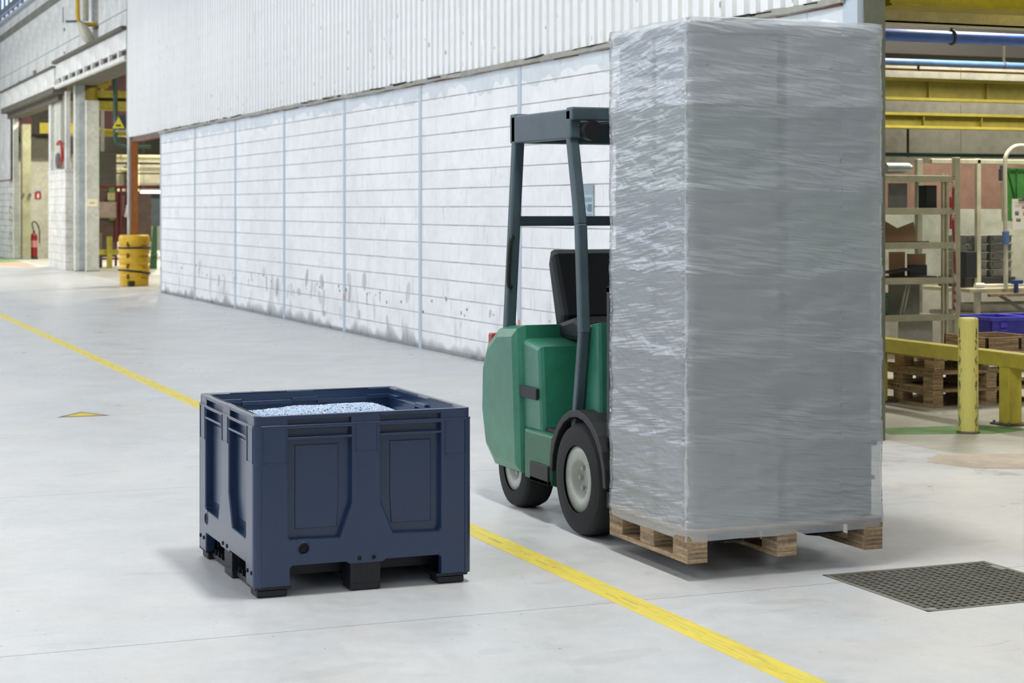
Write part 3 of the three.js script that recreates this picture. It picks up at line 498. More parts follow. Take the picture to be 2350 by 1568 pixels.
// ---------------------------------------------------------------- pallet on the forks
const makePallet = (name, label, x, y, a, w, d, group) => {           // w along x, d along a
  const t = thing(name, label, 'pallet', [x, y, a], group), n = 6, bw = d / n;
  for (let k = 0; k < n; k++) M('deck_board', B(x - w / 2, x + w / 2, y + 0.122, y + 0.144, a - d / 2 + k * bw + 0.008, a - d / 2 + (k + 1) * bw - 0.008, 0.003), woodMat, t);
  for (const k of [-1, 0, 1]) { const u = x + k * (w / 2 - 0.05); M('stringer_board', B(u - 0.05, u + 0.05, y + 0.1, y + 0.122, a - d / 2, a + d / 2, 0.003), woodMat, t); M('bottom_board', B(u - 0.05, u + 0.05, y, y + 0.022, a - d / 2, a + d / 2, 0.003), woodMat, t); for (const j of [-1, 0, 1]) { const v = a + j * (d / 2 - 0.07); M('block', B(u - 0.05, u + 0.05, y + 0.022, y + 0.1, v - 0.07, v + 0.07, 0.003), woodMat, t); } }
  return t;
};
makePallet('wooden_pallet', 'wooden pallet lifted on the forklift forks under the film wrapped load', 4.22, 0.075, 7.55, 1.0, 0.8);
// ---------------------------------------------------------------- the load: crates in stretch film
{
  const t = thing('wrapped_load', 'tall grey stack of crates wrapped in shiny clear stretch film on the forklift', 'wrapped load', [4.22, 0.219, 7.55]);
  const cols = [[0x5f6568, 0x686d70], [0x2f3437, 0x3a3f42], [0x4c5255, 0x575c5f], [0x5c6164, 0x4f6f5b], [0x6f7578, 0x567060], [0x9aa0a5, 0xa6abb0]].map(q => q.map(c => pm(c, 0.55)));
  const rows = 6, lh = 0.372, y0 = 0.221;
  for (let r = 0; r < rows; r++) for (let i = 0; i < 2; i++) for (let j = 0; j < 2; j++) {
    const xa = 3.735 + i * 0.487 + rr(0, 0.006), xb = xa + 0.478, aa = 7.165 + j * 0.39 + rr(0, 0.004), ab = aa + 0.38, y = y0 + r * lh, g = [B(xa + 0.018, xb - 0.018, y, y + lh - 0.045, aa + 0.018, ab - 0.018, 0.01), B(xa, xb, y + lh - 0.05, y + lh - 0.004, aa, ab, 0.008), B(xa + 0.008, xb - 0.008, y + lh * 0.45, y + lh * 0.5, aa + 0.008, ab - 0.008, 0.004)];
    for (const u of [0.2, 0.5, 0.8]) g.push(B(xa + 0.478 * u - 0.012, xa + 0.478 * u + 0.012, y + 0.01, y + lh - 0.05, aa + 0.008, ab - 0.008, 0.003));
    M('crate', g, cols[r][r === 3 ? i : r === 4 ? 1 - i : Math.floor(rnd() * 2)], t);
  }
  // film: one skin round all four sides and over the top, pulled in between the crate rims, with taut slanting folds
  const NX = 260, NY = 230, ya = 0.17, yt = 2.464, hx = 0.507, ha = 0.407, rc = 0.035, pos = [], idx = [], per = 4 * (hx + ha);
  const ring = s => { // point and outward normal on the rounded rectangle
    let d = s * per; const w = 2 * hx, l = 2 * ha;
    if (d < w) return [d - hx, -ha, 0, -1]; d -= w; if (d < l) return [hx, d - ha, 1, 0]; d -= l; if (d < w) return [hx - d, ha, 0, 1]; d -= w; return [-hx, ha - d, -1, 0];
  };
  for (let j = 0; j <= NY; j++) for (let i = 0; i <= NX; i++) {
    const s = (i % NX) / NX, v = j / NY, y = ya + v * (yt - ya); let [px, pa, nx, na] = ring(s);
    const cxr = Math.min(hx - Math.abs(px), 10) , car = ha - Math.abs(pa), e = Math.max(0, rc - Math.max(cxr, car)) ; // soften the corners
    const f = ((y - y0) / lh) % 1, sag = y > y0 ? -0.012 * Math.pow(Math.sin(Math.PI * Math.min(1, Math.max(0, f))), 0.6) : -0.01 * (1 - (y - ya) / (y0 - ya));
    const q = s * 26, w1 = noise.noise(q * 0.7 + y * 2.2, y * 16, 1.7), w2 = noise.noise(q * 0.5 - y * 3.1, y * 34, 5.1), w3 = noise.noise(q * 2.4, y * 70 + q * 4, 9.4);
    const d = sag + 0.0065 * w1 + 0.0035 * (1 - 2 * Math.abs(w2)) + 0.0016 * w3 - e * 0.35, k = v > 0.985 ? (v - 0.985) / 0.015 * 0.012 : 0;
    pos.push(4.22 + px + nx * (d - k) , y, -(7.55 + pa + na * (d - k)));
  }
  for (let j = 0; j < NY; j++) for (let i = 0; i < NX; i++) { const p = j * (NX + 1) + i, q = p + NX + 1; idx.push(p, p + 1, q, p + 1, q + 1, q); }
  // top sheet
  const b = pos.length / 3, TN = 40; for (let j = 0; j <= TN; j++) for (let i = 0; i <= TN; i++) { const u = i / TN, v = j / TN, ed = Math.min(u, 1 - u, v, 1 - v); pos.push(4.22 + (u - 0.5) * 2 * (hx - 0.004), yt + Math.min(0.012, ed * 0.2) + 0.006 * noise.noise(u * 7 + v * 3, v * 6, 3), -(7.55 + (v - 0.5) * 2 * (ha - 0.004))); }
  for (let j = 0; j < TN; j++) for (let i = 0; i < TN; i++) { const p = b + j * (TN + 1) + i, q = p + TN + 1; idx.push(p, p + 1, q, p + 1, q + 1, q); }
  const g = new THREE.BufferGeometry(); g.setAttribute('position', new THREE.Float32BufferAttribute(pos, 3)); g.setIndex(idx); g.computeVertexNormals();
  const streak = dataTex(512, 512, (() => { const a = lattice(5, 60), bb = lattice(9, 150), c = lattice(30, 40); return (u, v) => { const k = clamp(128 + (a(u, v + u * 0.2) - 0.5) * 150 + (bb(u, v + u * 0.1) - 0.5) * 110 + (c(u, v) - 0.5) * 40); return [k, k, k]; }; })(), [1 / 0.9, 1 / 0.9], false);
  M('stretch_film', g, new THREE.MeshPhysicalMaterial({ color: 0xdfe4e6, roughness: 0.16, transparent: true, opacity: 0.46, bumpMap: streak, bumpScale: 0.006, clearcoat: 0.6, clearcoatRoughness: 0.12, side: THREE.DoubleSide }), t);
}

// ================================================================ POSTER AND SMALL THINGS ON THE BLOCK WALL
{
  const c = document.createElement('canvas'); c.width = 256; c.height = 200; const x = c.getContext('2d');
  x.fillStyle = '#a9bcc4'; x.fillRect(0, 0, 256, 200); x.fillStyle = '#93a2ab'; x.fillRect(0, 0, 256, 52); x.fillStyle = '#c99a78'; x.fillRect(0, 2, 34, 16); x.fillStyle = '#a9858e'; x.fillRect(30, 24, 40, 18);
  const row = (y, h, col) => { x.fillStyle = col; let p = 12; while (p < 236) { const w = rr(6, 16); x.fillRect(p, y + rr(0, h * 0.15), w, h - rr(0, h * 0.2)); p += w + rr(3, 6); } };
  row(66, 28, '#6b818c'); row(108, 30, '#7b919b'); x.fillStyle = '#5f7682'; x.fillRect(120, 102, 22, 44); x.fillRect(192, 104, 52, 42); row(154, 24, '#8397a0'); x.fillStyle = '#74868f'; x.fillRect(0, 186, 256, 14);
  const t = thing('wall_poster', 'small grey blue poster with rows of dark lettering on the white block wall', 'poster', [XW, 1.66, 15.65]);
  M('backing', B(XW - 0.016, XW - 0.008, 1.5, 1.845, 15.41, 15.9, 0.002), pm(0xa9b6bc, 0.6), t);
  M('print', X([[15.415, 1.503], [15.895, 1.503], [15.895, 1.842], [15.415, 1.842]], 0.0015, 'ay', XW - 0.018), mat(0xffffff, 0.55, { map: tex(c, [-1 / 0.48, 1 / 0.339], [15.895 / 0.48, -1.503 / 0.339]) }), t);
}

// ================================================================ RIGHT: the opening to the next hall
const paleSteel = pm(0xc8c8b2, 0.5), creamSteel = pm(0xe2dec6, 0.45), yellowPaint = pm(0xd8c94e, 0.5), dimYellow = pm(0xb5a51f, 0.5);
// bollard
{
  const t = thing('bollard', 'round yellow steel bollard with chipped paint standing at the wall opening', 'bollard', [8.075, 0, 11.13]);
  M('post', [L([[0.001, 0], [0.0725, 0], [0.0725, 0.815], [0.069, 0.83], [0.058, 0.835], [0.001, 0.835]], 8.075, 0, 11.13, 48)], mat(0xffffff, 0.45, { map: chipTex('#e8de7e', '#54564e', [1 / 0.16, 1 / 0.86]), bumpMap: plasterBump, bumpScale: 0.0006 }), t);
  t.children[0].material.map.offset.set(-(8.075 + 0.02) / 0.16 + 0.5, 0);
  M('base_ring', [L([[0.072, 0], [0.086, 0], [0.08, 0.012], [0.072, 0.016]], 8.075, 0, 11.13, 32)], mat(0x6b675a, 0.9), t);
}
// guard rail
{
  const t = thing('guard_rail', 'low yellow square steel guard rail in front of the pallets', 'guard rail', [8.66, 0, 11.4]);
  M('beam', B(8.6, 8.73, 0.435, 0.545, 8.6, 13.4, 0.008), yellowPaint, t);
  for (const a of [9.5, 11.42, 13.2]) { M('leg', B(8.605, 8.725, 0.012, 0.44, a - 0.06, a + 0.06, 0.006), yellowPaint, t); const p = M('base_plate', B(8.56, 8.79, 0, 0.013, a - 0.11, a + 0.11, 0.003), mat(0x56544a, 0.8), t); for (const [u, v] of [[8.585, -0.09], [8.765, -0.09], [8.585, 0.09], [8.765, 0.09]]) M('anchor_bolt', C(0.01, V(u, 0.012, a + v), V(u, 0.03, a + v), 6), steel, p); }
}
// column and crane steelwork
{
  const gcol = pm(0x777a68, 0.6), dk = pm(0x4f4f49, 0.7);
  const t = thing('steel_column', 'grey green steel column at the end of the block wall', 'column', [7.75, 0, 12.4]);
  M('flange', B(7.5, 7.54, 0, 7.2, 12.3, 12.6, 0.004), gcol, t); M('flange', B(7.96, 8.0, 0, 7.2, 12.3, 12.6, 0.004), gcol, t); M('web', B(7.53, 7.97, 0, 7.2, 12.43, 12.46), dk, t); M('bracket', [X([[8.0, 3.02], [8.12, 3.06], [8.13, 3.45], [8.0, 3.45]], 0.1, 'xy', 12.35, 0.004)], gcol, t);
  const beam = (name, label, x, x2, y0, y1, a, col, col2) => { const g = thing(name, label, 'crane beam', [x, y0, a]); const h = y1 - y0; M('web', B(x, x2, y0 + 0.02, y1 - 0.02, a + 0.06, a + 0.08), col2, g); M('flange', B(x, x2, y1 - 0.03, y1, a, a + 0.15, 0.004), col, g); M('flange', B(x, x2, y0, y0 + 0.03, a, a + 0.15, 0.004), col, g); for (let k = x + 0.5; k < x2; k += 0.75) M('stiffener', B(k, k + 0.012, y0 + 0.03, y1 - 0.03, a + 0.01, a + 0.062), col2, g); return g; };
  const b1 = thing('crane_girder', 'broad yellow crane girder at the top right corner', 'crane beam', [8.4, 3.14, 12.2]); M('box_section', X([[8.15, 3.235], [15, 3.29], [15, 3.7], [8.25, 3.7]], 0.3, 'xy', 12.25, 0.006), pm(0xc9b51c, 0.5), b1); M('lower_lip', X([[8.15, 3.215], [15, 3.27], [15, 3.29], [8.15, 3.235]], 0.36, 'xy', 12.22), dimYellow, b1);
  const b2 = thing('cable_tray', 'long cream cable tray under the yellow crane girder', 'cable tray', [8.2, 3.02, 13]); M('tray', [B(8.2, 18, 3.175, 3.315, 13.0, 13.02), B(8.2, 18, 3.175, 3.19, 13.0, 13.2)], creamSteel, b2); for (let k = 0; k < 6; k++) M('hanger', B(8.9 + k * 1.5, 8.93 + k * 1.5, 3.19, 7.2, 13.14, 13.17), dk, b2);
  beam('crane_runway', 'upper yellow crane runway beam below the blue pipes', 7.3, 20, 2.78, 3.02, 16.6, pm(0xcdc058, 0.5), pm(0xa59a48, 0.55));
  beam('crane_runway', 'lower and thinner yellow crane runway beam over the grey wall panels', 7.3, 20, 2.485, 2.655, 16.7, pm(0xcabd50, 0.5), pm(0x9b9038, 0.55));
  const blue = pm(0x4472d8, 0.42);
  const pipe = (name, label, r, y, a, m, clampM) => { const g = thing(name, label, 'pipe', [7.4, y, a]); M('tube', C(r, V(7.4, y, a), V(20, y, a), 16), m, g); for (let k = 0; k < 6; k++) { const x = 9.98 + k * 1.7; M('clamp', [new THREE.TorusGeometry(r * 1.12, r * 0.22, 8, 20).rotateY(Math.PI / 2).translate(x, y, -a), B(x - 0.01, x + 0.01, y + r, y + r + 0.3, a - 0.01, a + 0.01)], clampM, g); } return g; };
  pipe('blue_pipe', 'thick bright blue pipe, the upper of the two blue pipes', 0.055, 3.18, 14, blue, dk); pipe('blue_pipe', 'thinner dull blue pipe, the lower of the two blue pipes', 0.03, 3.085, 15.5, pm(0x5d80b5, 0.35), dk);
  pipe('orange_conduit', 'thin orange conduit running above the upper yellow runway beam', 0.012, 3.14, 17, mat(0xc08a3a, 0.5), dk); pipe('green_pipe', 'dark green horizontal pipe across the grey wall panels', 0.024, 2.22, 17.2, mat(0x35564a, 0.45), dk);
  single('dark_duct', 'dark steel duct behind the blue pipes near the ceiling', 'duct', [B(7.6, 20, 3.22, 3.62, 16.2, 16.8, 0.02), B(7.6, 20, 3.2, 3.3, 16.9, 17.2, 0.01)], mat(0x2a2824, 0.7));
}
// pallets, collar, blue crates
{
  const grey = pm(0x9a8f7b, 0.85), label = mat(0xe9e9e6, 0.6), grp = 'wooden pallets stacked behind the guard rail';
  const names = ['lowest', 'second from the bottom', 'third from the bottom', 'topmost'];
  for (let k = 0; k < 3; k++) { const t = makePallet('stacked_pallet', `worn wooden pallet behind the yellow guard rail, ${['lowest', 'middle one', 'topmost'][k]} of the stack of three`, 9.38 + rr(-0.01, 0.01), k * 0.145, 13.1, 1.15, 1.0, grp); if (k) M('paper_label', B(8.86 + 0.24 * k, 8.94 + 0.24 * k, k * 0.145 + 0.03, k * 0.145 + 0.1, 12.585, 12.592), label, t), M('paper_label', B(9.5, 9.58, k * 0.145 + 0.03, k * 0.145 + 0.1, 12.585, 12.592), label, t); }
  const c = thing('pallet_collar', 'brown wooden pallet collar on top of the pallet stack', 'pallet collar', [9.38, 0.435, 13.1]);
  M('board', B(9.4, 9.95, 0.436, 0.55, 12.7, 12.722, 0.003), woodMat, c); M('board', B(9.4, 9.95, 0.436, 0.55, 13.278, 13.3, 0.003), woodMat, c); M('board', B(9.4, 9.422, 0.436, 0.55, 12.7, 13.3, 0.003), woodMat, c); M('board', B(9.928, 9.95, 0.436, 0.55, 12.7, 13.3, 0.003), woodMat, c);
  M('hinge', B(9.72, 9.745, 0.45, 0.54, 12.694, 12.7), darkSteel, c);
  const blueP = pm(0x5a59e8, 0.45), blueD = pm(0x4746c0, 0.5);
  const crate = (x, y, a, w, l) => { const t = thing('blue_crate', x < 10.8 ? 'bright blue plastic crate next to the cream table leg' : 'bright blue plastic crate at the right edge of the picture', 'crate', [x, y, a], 'blue plastic crates behind the guard rail'); M('shell', [B(x - w / 2, x + w / 2, y, y + 0.2, a, a + 0.012, 0.004), B(x - w / 2, x + w / 2, y, y + 0.2, a + l - 0.012, a + l, 0.004), B(x - w / 2, x - w / 2 + 0.012, y, y + 0.2, a, a + l, 0.004), B(x + w / 2 - 0.012, x + w / 2, y, y + 0.2, a, a + l, 0.004), B(x - w / 2, x + w / 2, y, y + 0.012, a, a + l)], blueD, t); M('rim', [B(x - w / 2 - 0.012, x + w / 2 + 0.012, y + 0.19, y + 0.225, a - 0.012, a + 0.01, 0.004), B(x - w / 2 - 0.012, x + w / 2 + 0.012, y + 0.19, y + 0.225, a + l - 0.01, a + l + 0.012, 0.004), B(x - w / 2 - 0.012, x - w / 2 + 0.01, y + 0.19, y + 0.225, a, a + l, 0.004), B(x + w / 2 - 0.01, x + w / 2 + 0.012, y + 0.19, y + 0.225, a, a + l, 0.004)], blueP, t); for (let k = 0; k < 3; k++) M('rib', B(x - w / 2 + 0.1, x - w / 2 + 0.17, y + 0.01 + k * 0.06, y + 0.055 + k * 0.06, a - 0.014, a + 0.002, 0.004), blueP, t); return t; };
  const shelf = thing('low_shelf', 'low dark steel shelf carrying the blue crates', 'shelf', [10.3, 0, 14.2]); M('deck', B(10.33, 11.6, 0.37, 0.4, 13.95, 14.6, 0.004), darkSteel, shelf); for (const [x, a] of [[10.36, 14.0], [11.55, 14.0], [10.36, 14.55], [11.55, 14.55]]) M('leg', B(x - 0.02, x + 0.02, 0, 0.37, a - 0.02, a + 0.02, 0.003), darkSteel, shelf);
  crate(10.62, 0.401, 14.0, 0.42, 0.5); crate(11.08, 0.401, 14.0, 0.42, 0.5);
}
// open trolley rack with boards and tools
{
  const t = thing('trolley_rack', 'tall beige steel trolley rack with open shelves beside the red chain', 'rack', [9.75, 0, 14.6]);
  for (const [x, a] of [[10.24, 14.3], [10.24, 14.9], [9.12, 14.3], [9.12, 14.9]]) M('post', [B(x - 0.032, x + 0.032, 0.03, 2.1, a - 0.025, a + 0.025, 0.006), B(x - 0.02, x + 0.02, 0, 0.03, a - 0.02, a + 0.02)], paleSteel, t);
  M('inner_upright', B(10.14, 10.165, 0.3, 1.95, 14.31, 14.34), creamSteel, t); M('inner_upright', B(10.1, 10.12, 0.3, 1.95, 14.31, 14.34), creamSteel, t);
  for (const y of [1.9, 1.6, 1.285, 0.96, 0.62, 0.28]) { const s = M('shelf', [B(9.12, 10.24, y - 0.004, y + 0.006, 14.3, 14.9)], pm(0x8d9184, 0.55), t); M('shelf_edge', B(9.13, 10.22, y - 0.03, y + 0.03, 14.275, 14.3, 0.004), paleSteel, s); }
  const item = (n, l, c, g, m) => single(n, l, c, g, m);
  item('black_box', 'small black box standing on the top open shelf of the rack', 'box', B(9.96, 10.07, 1.608, 1.84, 14.36, 14.5, 0.004), mat(0x35373c, 0.6));
  item('grey_sheet', 'grey sheet standing at the left of the black box', 'panel', B(9.64, 9.84, 1.608, 1.86, 14.5, 14.52, 0.003), pm(0xaeb1b0, 0.6)); item('steel_canister', 'small steel canister lying on top of the trolley rack', 'canister', [C(0.05, V(9.6, 2.0, 14.5), V(9.85, 2.0, 14.5), 20), C(0.03, V(9.85, 2.0, 14.5), V(9.88, 2.0, 14.5), 14)], pm(0xb9bfc4, 0.35, { metalness: 0.4 }));
  for (let k = 0; k < 3; k++) item('cardboard_sheet', ['large tan cardboard sheet in the rack below the black box', 'tan cardboard sheet on the lower middle shelf, left one', 'tan cardboard sheet on the lower middle shelf, right one'][k], 'cardboard', [X([[9.5, 1.3], [10.02, 1.3], [9.98, 1.5], [9.8, 1.44], [9.62, 1.53]], 0.01, 'xy', 14.6), B(9.68, 9.85, 0.968, 1.22, 14.55, 14.565), B(9.9, 10.1, 0.968, 1.2, 14.58, 14.595)][k], mat(0xc39f7d, 0.9));
  item('dark_tool_case', 'flat dark grey tool case lying open on the middle shelf', 'case', [B(9.4, 10.06, 0.968, 1.0, 14.34, 14.54, 0.006), BR(0.3, 0.012, 0.2, 9.7, 1.05, 14.45, 0, 0, 0.12), B(9.86, 10.06, 1.0, 1.1, 14.5, 14.53, 0.003)], mat(0x45474a, 0.6));
  item('black_rod', 'thin black rod lying on the shelf under the black box', 'rod', C(0.01, V(9.5, 1.31, 14.33), V(9.98, 1.315, 14.36), 10), mat(0x2b2c2d, 0.5));
  item('leaning_slats', 'two pale aluminium strips leaning on the lower shelf of the rack', 'strips', [BR(0.014, 0.34, 0.02, 9.74, 0.79, 14.42, 0, 0, -0.24), BR(0.014, 0.34, 0.02, 9.775, 0.79, 14.42, 0, 0, -0.24)], pm(0xd2d4cc, 0.4)); item('pale_sheet', 'pale grey sheet behind the leaning strips in the rack', 'sheet', [B(9.72, 10.06, 0.628, 0.93, 14.62, 14.635)], pm(0xb5b8a9, 0.6));
  item('green_batten', 'flat dark green slat on the lower shelf of the rack', 'slat', B(9.72, 9.98, 0.628, 0.645, 14.32, 14.38, 0.003), mat(0x4c5d4a, 0.6)); item('grey_board', 'large pale grey board standing on the lowest shelf of the rack', 'board', B(9.68, 10.05, 0.288, 0.58, 14.4, 14.415), pm(0xc3c5bd, 0.6)); item('green_crate', 'dull green crate at the left of the lower shelves of the rack', 'crate', [B(9.2, 9.55, 0.628, 0.84, 14.36, 14.8, 0.01), B(9.18, 9.57, 0.82, 0.85, 14.34, 14.82, 0.005)], pm(0x55776a, 0.55));
  // red and white plastic chain hanging on the front of the post
  const ch = thing('plastic_chain', 'red and white plastic chain hanging down the post of the trolley rack', 'chain', [10.2, 0.6, 14.26]);
  const lr = mat(0x9c3b40, 0.5), lw = mat(0xe5e0da, 0.5), lg = new THREE.TorusGeometry(0.011, 0.0035, 6, 12).scale(1, 1.6, 1);
  for (let k = 0; k < 52; k++) { const g = lg.clone(); if (k % 2) g.rotateY(Math.PI / 2); M('link', g.translate(10.19 + 0.012 * Math.sin(k * 0.12), 0.66 + k * 0.0245, -14.262), (k < 11 ? k % 3 : Math.floor(k / 3) % 4) ? lr : lw, ch); }
}
// work station behind: cream tube frame, arch, notice board, bins, bench
{
  const t = thing('work_station', 'cream tubular work station frame behind the trolley rack', 'work station', [11.4, 0, 15.6]);
  M('top_rail', B(10.6, 13.2, 2.065, 2.115, 15.2, 15.25, 0.008), creamSteel, t); for (const x of [11.16, 12.6]) M('upright', B(x - 0.025, x + 0.025, 0, 2.12, 15.2, 15.25, 0.008), creamSteel, t);
  M('table_top', [B(10.9, 13, 0.8, 0.84, 15.0, 15.8, 0.006)], pm(0xd9d3b5, 0.5), t); M('lower_shelf', B(10.95, 13, 0.56, 0.6, 15.05, 15.75, 0.006), pm(0xb5b2a2, 0.5), t); for (const x of [11.02, 12.9]) M('table_leg', B(x - 0.025, x + 0.025, 0, 0.8, 15.02, 15.07, 0.005), creamSteel, t);
  const arch = thing('tube_arch', 'white bent tube arch standing on the work bench', 'tube arch', [11.2, 0.84, 14.95]); M('tube', T([V(11.29, 0.84, 14.95), V(11.285, 1.5, 14.95), V(11.28, 2.05, 14.95), V(11.31, 2.17, 14.95), V(11.4, 2.235, 14.95), V(11.55, 2.245, 14.95), V(12.1, 2.245, 14.95)], 0.021, 60, 12), creamSteel, arch); M('blue_tape', C(0.034, V(11.288, 1.27, 14.95), V(11.288, 1.4, 14.95), 12), mat(0x5e78b2, 0.6), arch);
  single('pink_partition', 'dusty brown red partition panel behind the work station', 'partition', [B(10.5, 14, 1.6, 2.1, 16.3, 16.34)], pm(0x8f6f62, 0.8)); single('clear_screen', 'frosted pale screen below the brown red partition', 'screen', [B(10.5, 14, 0.9, 1.62, 16.0, 16.02)], pm(0xb9bdb2, 0.35));
  single('red_strip', 'narrow dark red strip beside the post of the rack', 'strip', B(10.96, 10.985, 1.42, 1.74, 15.4, 15.42, 0.003), mat(0xa02c3a, 0.5));
  const c = document.createElement('canvas'); c.width = 256; c.height = 320; const x = c.getContext('2d'); x.fillStyle = '#f1f0ea'; x.fillRect(0, 0, 256, 320); x.fillStyle = '#e6e08a'; x.fillRect(20, 30, 216, 14); x.fillRect(170, 44, 66, 12);
  for (const [px, py, w, h, col] of [[100, 74, 40, 30, '#c0924e'], [28, 130, 40, 44, '#6d7268'], [112, 138, 42, 38, '#c47f52'], [166, 138, 44, 38, '#c47f52'], [40, 206, 48, 34, '#7e7a55'], [170, 206, 26, 34, '#b57a4a']]) { x.fillStyle = col; x.fillRect(px, py, w, h); x.fillStyle = 'rgba(250,250,245,.5)'; x.fillRect(px + 6, py + 8, w - 16, 6); x.fillStyle = 'rgba(60,50,40,.5)'; x.fillRect(px + 4, py + h - 10, w - 12, 5); }
  x.fillStyle = '#a9a9a2'; for (let k = 0; k < 5; k++) x.fillRect(24, 62 + k * 6, 50, 2);
  const nb = thing('notice_board', 'white clipboard sheet with small colour photos hanging on the work station', 'notice board', [11.45, 1.35, 14.9]);
  M('sheet', B(11.33, 11.62, 1.42, 1.72, 14.9, 14.91), mat(0xffffff, 0.5, { map: tex(c, [1 / 0.29, 1 / 0.3], [-11.33 / 0.29, -1.42 / 0.3]) }), nb); M('clip', [B(11.4, 11.52, 1.7, 1.715, 14.89, 14.9), B(11.44, 11.48, 1.705, 1.74, 14.888, 14.9, 0.004)], steel, nb);
  const gp = thing('green_partition', 'bright green panel with a dark diagonal brace at the right edge', 'panel', [11.5, 1.7, 15.15]); M('sheet', B(11.42, 11.85, 1.5, 2.03, 15.14, 15.16), pm(0x4f9a4a, 0.6), gp); M('brace', [BR(0.016, 0.36, 0.012, 11.5, 1.86, 15.135, 0, 0, 0.28), B(11.55, 11.565, 1.7, 2.02, 15.13, 15.14), B(11.43, 11.84, 2.0, 2.02, 15.13, 15.14)], mat(0x2f6332, 0.6), gp);
  single('cream_tube', 'cream cardboard tube standing left of the green panel', 'tube', [C(0.025, V(11.385, 1.5, 15.1), V(11.37, 1.88, 15.1), 16)], pm(0xe2d9bf, 0.6));
  single('small_camera', 'small black device with a blue cap above the cream tube', 'device', [B(11.34, 11.4, 1.9, 2.02, 15.08, 15.14, 0.01), C(0.03, V(11.37, 2.02, 15.1), V(11.37, 2.05, 15.1), 14)], mat(0x4a4f5c, 0.5));
  const bin = (x, y, l) => { const t2 = thing('grey_bin', l, 'bin', [x, y, 15.4], 'grey bins stacked at the back of the bench'); M('tray', [X([[x - 0.12, y], [x + 0.12, y], [x + 0.13, y + 0.075], [x - 0.13, y + 0.075]], 0.34, 'xy', 15.3, 0.006), B(x - 0.135, x + 0.135, y + 0.066, y + 0.078, 15.29, 15.65, 0.003)], pm(0x9ea09a, 0.5), t2); M('front_lip', B(x - 0.11, x + 0.11, y + 0.02, y + 0.06, 15.285, 15.3, 0.004), pm(0x77797a, 0.5), t2); };
  const bl = ['bottom', 'second', 'third', 'fourth', 'fifth']; for (let c2 = 0; c2 < 2; c2++) for (let k = 0; k < 5; k++) bin(11.2 + c2 * 0.3, 0.94 + k * 0.085, `grey plastic bin, ${bl[k]} from below in the ${c2 ? 'right' : 'left'} stack on the bench`);
  single('bench_riser', 'black riser box carrying the stacked grey bins', 'box', B(11.02, 11.66, 0.842, 0.938, 15.28, 15.7, 0.006), mat(0x36383a, 0.6));
  single('black_case', 'square black case at the left end of the bench', 'case', B(10.93, 11.06, 0.94, 1.2, 15.1, 15.27, 0.006), mat(0x33363a, 0.55)); single('paper_roll', 'white paper roll lying on the bench in front of the grey bins', 'roll', [C(0.025, V(11.0, 0.868, 15.05), V(11.1, 0.868, 15.05), 16), C(0.014, V(11.1, 0.868, 15.05), V(11.6, 0.868, 15.05), 12)], mat(0xdcdad2, 0.6));
  single('clamp_tool', 'dark blue clamp gripping the boards at the bench edge', 'clamp', [B(11.42, 11.45, 0.76, 0.92, 14.96, 15.0, 0.004), B(11.38, 11.5, 0.88, 0.92, 14.95, 15.0, 0.006)], mat(0x2f4a86, 0.4));
  single('wooden_batten', 'light wooden batten lying below the bench edge', 'batten', B(11.1, 12.4, 0.76, 0.79, 14.94, 14.99, 0.003), woodMat); single('white_box', 'flat white box lying on the lower shelf of the bench', 'box', B(11.08, 12, 0.602, 0.68, 15.08, 15.5, 0.006), pm(0xd9d7cb, 0.5));
  single('steel_profile', 'grey steel profile slanting in front of the bench', 'profile', [BR(0.5, 0.03, 0.035, 11.36, 0.66, 14.85, 0, 0, -0.5, 0.004)], pm(0x8d8e86, 0.35, { metalness: 0.5 })); single('grey_cabinet', 'pale grey drawer cabinet under the bench', 'cabinet', [B(11.1, 12.6, 0, 0.5, 15.15, 15.7, 0.006), B(11.12, 12.58, 0.3, 0.47, 15.135, 15.15, 0.004), B(11.12, 12.58, 0.05, 0.27, 15.135, 15.15, 0.004)], pm(0xb9b8a8, 0.5));
}

